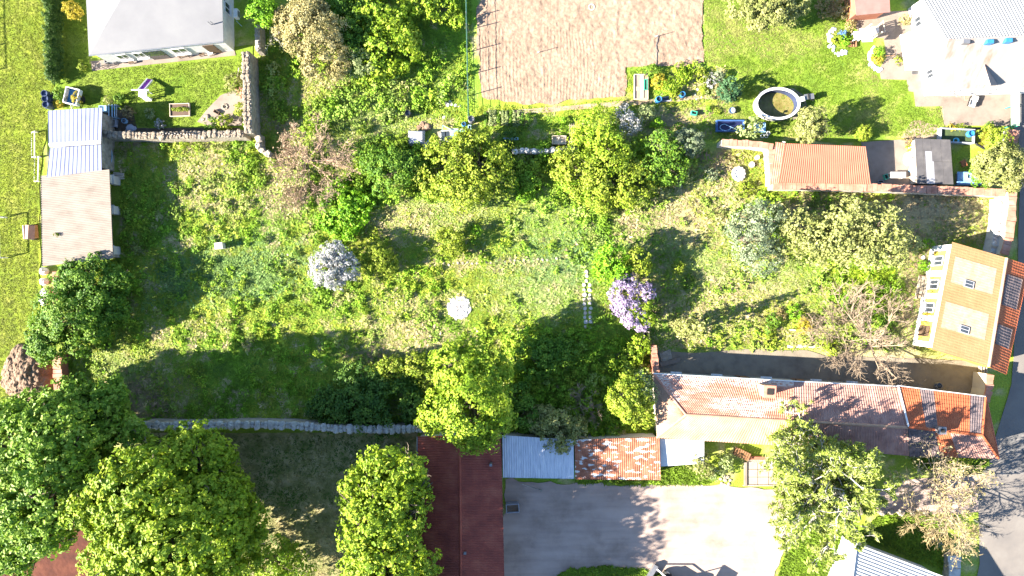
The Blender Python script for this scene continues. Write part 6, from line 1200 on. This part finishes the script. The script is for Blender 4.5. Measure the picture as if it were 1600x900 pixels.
MB().prism(pp, -.05, .12).build('water', M('olive_water', [(.09, .085, .008), (.15, .14, .012)], .7, .25, spec=.4), t); cp = ctr(pp); po = [cp+(q-cp)*1.14 for q in pp]
for a_, b_ in zip(po, po[1:]+po[:1]): MB().tube((*a_, .12), (*b_, .12), .09, .09, 6).build('rim', M_BLACK, t)
t = th('planting_trough', 'long dark planting trough behind the bitumen shed', 'trough', 1490, 213)
for nm, dx, dy, lx, ly in (('side', 0, .62, 3.2, .1), ('side', 0, -.62, 3.2, .1), ('end', 1.55, 0, .1, 1.14), ('end', -1.55, 0, .1, 1.14)): bx(t, nm, 1490, 214, 0, .6, lx, ly, -.05, M_TARP, dx, dy)
bx(t, 'soil', 1490, 214, 0, .35, 3.0, 1.14, -.05, M('trough_soil', [(.03, .045, .02), (.06, .09, .03)], 3, .9)); barrel('bright blue square bin in the planting trough', 1510, 211, .3, .75, M_BLUEP, 'blue_bin', False)
t = th('hose_coil', 'cyan hose coil beside the planting trough', 'hose', 1489, 221); p = W(1489, 221)
for k in range(3): MB().path([(p[0]+(.2+.04*k)*math.cos(i*.5236), p[1]+(.16+.04*k)*math.sin(i*.5236), .4+.03*k) for i in range(13)], .025, 4).build('coil', plain('cyan_plastic', (.1, .42, .55), .4), t)
t = th('white_tank', 'white plastic tank on the garage drive', 'tank', 1417, 249); p = W2(1417, 249); MB().lathe(p[0], p[1], [(.35, 0), (.4, .1), (.4, .7), (.3, .85), (.12, .9)], 18, 1, 1.6).build('body', M_WF, t); MB().lathe(p[0], p[1], [(.1, .88), (.1, .95)], 10).build('cap', M_STEEL, t)
barrel('light blue barrel by the bitumen shed door', 1422, 267, .22, .6, M_LBLUE); gtable('white bench table in the garage shade', 1398, 275, 1.4, .55, .6, 0, M_WF); crate('grey pallet frame beside the white bench table', 1375, 284, .5, .25, .2, 0, M_STEEL, 'pallet_frame'); crate('teal crate left of the white bench table', 1382, 277, .35, .5, .35, .3, M_GREENP, 'teal_crate')
t = th('blue_tarp', 'blue tarp spread over boxes right of the bitumen shed', 'tarp', 1509, 280); bx(t, 'sheet', 1509, 280, .5, .56, 2.3, 1.15, -.03, plain('blue_tarp_cloth', (.16, .3, .55), .55)); bx(t, 'skirt', 1509, 290, .05, .5, 2.3, .06, -.03, MATS['blue_tarp_cloth']); bx(t, 'load', 1509, 280, 0, .5, 2.0, .9, -.03, M_WOOD)
crate('white box standing on the blue tarp', 1509, 277, .8, .5, .75, 0, M_WF, 'white_box', M_WOODW, 'lid', z=.0); gtable('low terracotta shelf behind the blue tarp', 1503, 256, .5, .6, .3, .4, M_TERRA)

# --- yellow house garden and courtyard
t = th('wooden_steps', 'weathered wooden plank steps beside the yellow house', 'steps', 1441, 447)
for k in range(5): bx(t, 'plank', 1433+k*4.2, 449-k*.9, .12+.16*k, .18+.16*k, .24, 2.2, -.18, M_WOOD); 
for dy in (-.9, .9): bx(t, 'stringer', 1442, 447, 0, .4, 1.2, .08, -.18, M_DKWOOD, 0, dy)
stones('white boulder on the bare dirt near the yellow house', 'stone', 'boulder', [(1442, 402, .22), (1446, 397, .1)], M_STONEW, 13)
crate('small dark trough with pale frame below the lilac', 1009, 526, .55, 1.0, .5, .05, M_WOODW, 'stone_trough', M_DARKIN, 'water'); t = th('concrete_slab', 'cracked concrete slab at the courtyard gate', 'slab', 1040, 553); MB().prism([W2(1030, 552), (W2(1047, 545))[:2], W2(1050, 560), W2(1034, 566)], .06, .14).build('slab', M_STONE, t); MB().prism([W2(1030, 566), W2(1062, 558), W2(1062, 565), W2(1032, 573)], .06, .2).build('step', M_CONC, t)
barrel('pale zinc tub by the courtyard wall', 1464, 602, .3, .4, M_STEEL, 'zinc_tub'); t = th('wood_pile', 'stacked dark timber at the courtyard\'s street end', 'timber', 1532, 595)
for k in range(6): p = W(1527+k*2, 595); MB().tube((p[0], p[1]-1.4, .15+.12*(k % 2)), (p[0]+.1, p[1]+1.5, .15+.12*(k % 2)), .08, .08, 6).build('beam', M_WOOD, t)
for lb, x, y, r, h, m_ in [('green herb clump beside the vivid yellow bush', 1242, 488, 12, .6, L_LIME), ('bushy herb at the edge of the dry grass', 1210, 500, 10, .8, L_GREEN), ('red-flowered plant in the herb garden', 1220, 490, 8, .5, L_REDD), ('low herb near the courtyard paving', 1203, 530, 9, .5, L_YEL), ('tall herb row beside the courtyard paving', 1200, 515, 7, .9, L_GREEN), ('green clump under the bare herb garden tree', 1330, 470, 16, .6, L_LIME), ('loose green plant right of the bare tree', 1385, 495, 12, .6, L_GREEN), ('small green clump by the evergreen shrub', 1108, 535, 6, .4, L_LIME), ('yellow-green sapling right of the green garden shrub', 1058, 418, 10, .8, L_YEL), ('dark low plant beyond the sapling', 1075, 440, 10, .6, L_GREEN), ('yellow plant beside the well ring', 1165, 295, 12, .6, L_YEL), ('thin grass plant near the well ring', 1112, 272, 10, .7, L_GREY)]: plant(lb, x, y, r, h, m_)
t = th('garden_border', 'low stone border around the herb garden', 'border', 1232, 540); rg = random.Random(17)
for k in range(20): p = W2(1232+k*2.7, 541+rg.uniform(-1, 1)) if k < 19 else W2(1283, 536); MB().rock(p[0], p[1], .02, rg.uniform(.12, .18), .8, rg).build('stone', M_WOODW, t)
t = th('garden_post', 'thin white post in the herb garden', 'post', 1234, 515); p = W(1234, 515); MB().tube(p, p+np.array([0, 0, 1.2]), .04, .04, 6).build('shaft', M_WF, t); MB().rock(p[0], p[1], 1.18, .07, .8).build('knob', M_WF, t)

# --- yard
t = th('paved_bay', 'square bay of worn concrete slabs beside the birch', 'paving', 1195, 738)
for i in range(4):
    for j in range(3): bx(t, 'slab', 1175+i*17, 727+j*12, .05, .085+.006*((i+j) % 2), .96, .68, 0, M('pink_concrete', [(.26, .21, .17), (.34, .28, .23)], 1.5, .9))
bx(t, 'kerb', 1197, 758, .05, .16, 4.4, .12, 0, M_STONE); bx(t, 'kerb', 1164, 740, .05, .2, .25, 2.2, 0, M_CONC)
t = th('wooden_ramp', 'short brown wooden ramp with slats below the farmhouse eaves', 'ramp', 1157, 706); rot = -.42
for k in range(7): bx(t, 'slat', 1147+k*3.2, 703+k*1.5, .5+.02*k, .55+.02*k, .15, .75, rot, M_BRWOOD)
for dy in (-.3, .3): bx(t, 'beam', 1157, 707, .35, .48, 1.6, .08, rot, M_DKWOOD, 0, dy)
for dx in (-.6, .6): bx(t, 'post', 1157, 707, 0, .35, .1, .6, rot, M_DKWOOD, dx, 0)
t = th('brick_step', 'long brown brick step under the farmhouse eaves', 'step', 1190, 715); bx(t, 'tread', 1190, 715, .05, .32, 2.6, .3, -.02, M_BRICK); bx(t, 'riser', 1190, 720, .05, .18, 2.7, .25, -.02, M_STONE)
stones('ring of rough stones at the yard edge', 'stones', 'stone_ring', [(1126, 748, .18), (1131, 744, .2), (1137, 745, .2), (1141, 750, .18), (1139, 756, .18), (1128, 755, .16), (1133, 750, .22)], M_STONE, 21)
t = th('utility_post', 'thin metal post at the road edge casting a long shadow', 'post', 1521, 812); p = W(1521, 812); MB().tube(p, p+np.array([0, 0, 2.1]), .06, .05, 8).build('shaft', M_STEEL, t); MB().box(p[0], p[1], 1.75, 2.1, .14, .1).build('box', M_BLACK, t)
stones('flat grey stones along the cottage garden', 'stones', 'garden_stones', [(1426, 834, .16), (1438, 837, .22), (1412, 858, .14)], M_STONEW, 22)
t = th('stone_slab', 'big grey slab under the tangled dry bush', 'slab', 1460, 845); MB().prism([W2(1450, 838), W2(1462, 840), W2(1476, 850), W2(1470, 858), (W2(1455, 848))], .05, .2).build('slab', M_STONE, t); bx(t, 'foot', 1463, 848, 0, .06, .5, .4, .3, M_STONE)
stone_wall('grey concrete wall between the cottage garden and the road', [(1492, 868), (1492, 905)], 1.0, 1.2, M_STONE, 'concrete_wall', MATS['grey_render'], 1.0, 42, 1.0, .03, 'cap_slab')
t = th('leaning_pole', 'metal pole leaning from the silvery garage roof', 'pole', 830, 757); MB().tube(W(845, 766)+np.array([0, 0, .0]), W(815, 746)+np.array([0, 0, 2.2]), .05, .05, 6).build('shaft', M_STEEL, t); bx(t, 'foot', 845, 766, .05, .1, .25, .25, 0, M_STONE)
crate('pale blue-grey skip in the shade beside the dark red barn', 801, 790, 1.2, .8, .9, .08, M_TARP, 'waste_skip', M_HEAP, 'rubbish')
# tractor at the bottom edge
t = th('tractor', 'small blue and white tractor at the yard\'s grassy edge', 'tractor', 1052, 912); A_ = 2.6; PX, PY = 1056, 914; M_TB = plain('tractor_blue', (.03, .12, .35), .3)
bx(t, 'bonnet', PX, PY, .7, 1.25, 1.5, .7, A_, M_TB, 1.1, 0); bx(t, 'chassis', PX, PY, .45, .75, 3.0, .5, A_, M_BLACK, .3, 0); bx(t, 'grille', PX, PY, .72, 1.15, .06, .6, A_, M_BLACK, 1.88, 0)
cb = bx(t, 'cab_roof', PX, PY, 2.3, 2.42, 1.5, 1.35, A_, M_WF, -.45, 0); bx(t, 'cab_floor', PX, PY, .8, 1.0, 1.3, 1.2, A_, M_TB, -.45, 0)
for dx in (-1.05, .15):
    for dy in (-.58, .58): bx(t, 'pillar', PX, PY, .95, 2.32, .08, .08, A_, M_BLACK, dx, dy)
bx(t, 'seat', PX, PY, 1.0, 1.25, .5, .5, A_, M_BLACK, -.6, 0); bx(t, 'seat_back', PX, PY, 1.2, 1.7, .12, .5, A_, M_BLACK, -.85, 0)
def wheel(dx, dy, r, w_):
    c, s = math.cos(A_), math.sin(A_); p = W2(PX, PY)+np.array([dx*c-dy*s, dx*s+dy*c]); ax = np.array([-s, c]); o = MB().tube((*(p-ax*w_/2), r), (*(p+ax*w_/2), r), r, r, 18).build('wheel', M_BLACK, t); MB().tube((*(p-ax*(w_/2+.02)), r), (*(p+ax*(w_/2+.02)), r), r*.5, r*.5, 12).build('rim', M_WF, o)
for dx, dy, r, w_ in ((-.7, .8, .65, .35), (-.7, -.8, .65, .35), (1.4, .6, .4, .25), (1.4, -.6, .4, .25)): wheel(dx, dy, r, w_)
for dy in (-.5, .5):
    c, s = math.cos(A_), math.sin(A_); q = lambda dx, z: (W2(PX, PY)[0]+dx*c-dy*s, W2(PX, PY)[1]+dx*s+dy*c, z); MB().path([q(.2, 1.4), q(1.6, 1.5), q(2.5, .6)], .07, 6).build('loader_arm', M_WF, t)
bx(t, 'bucket', PX, PY, .2, .6, .4, 1.5, A_, M_STEEL, 2.7, 0); MB().tube(q(1.2, 1.2), q(1.2, 1.9), .04).build('exhaust', M_STEEL, t)
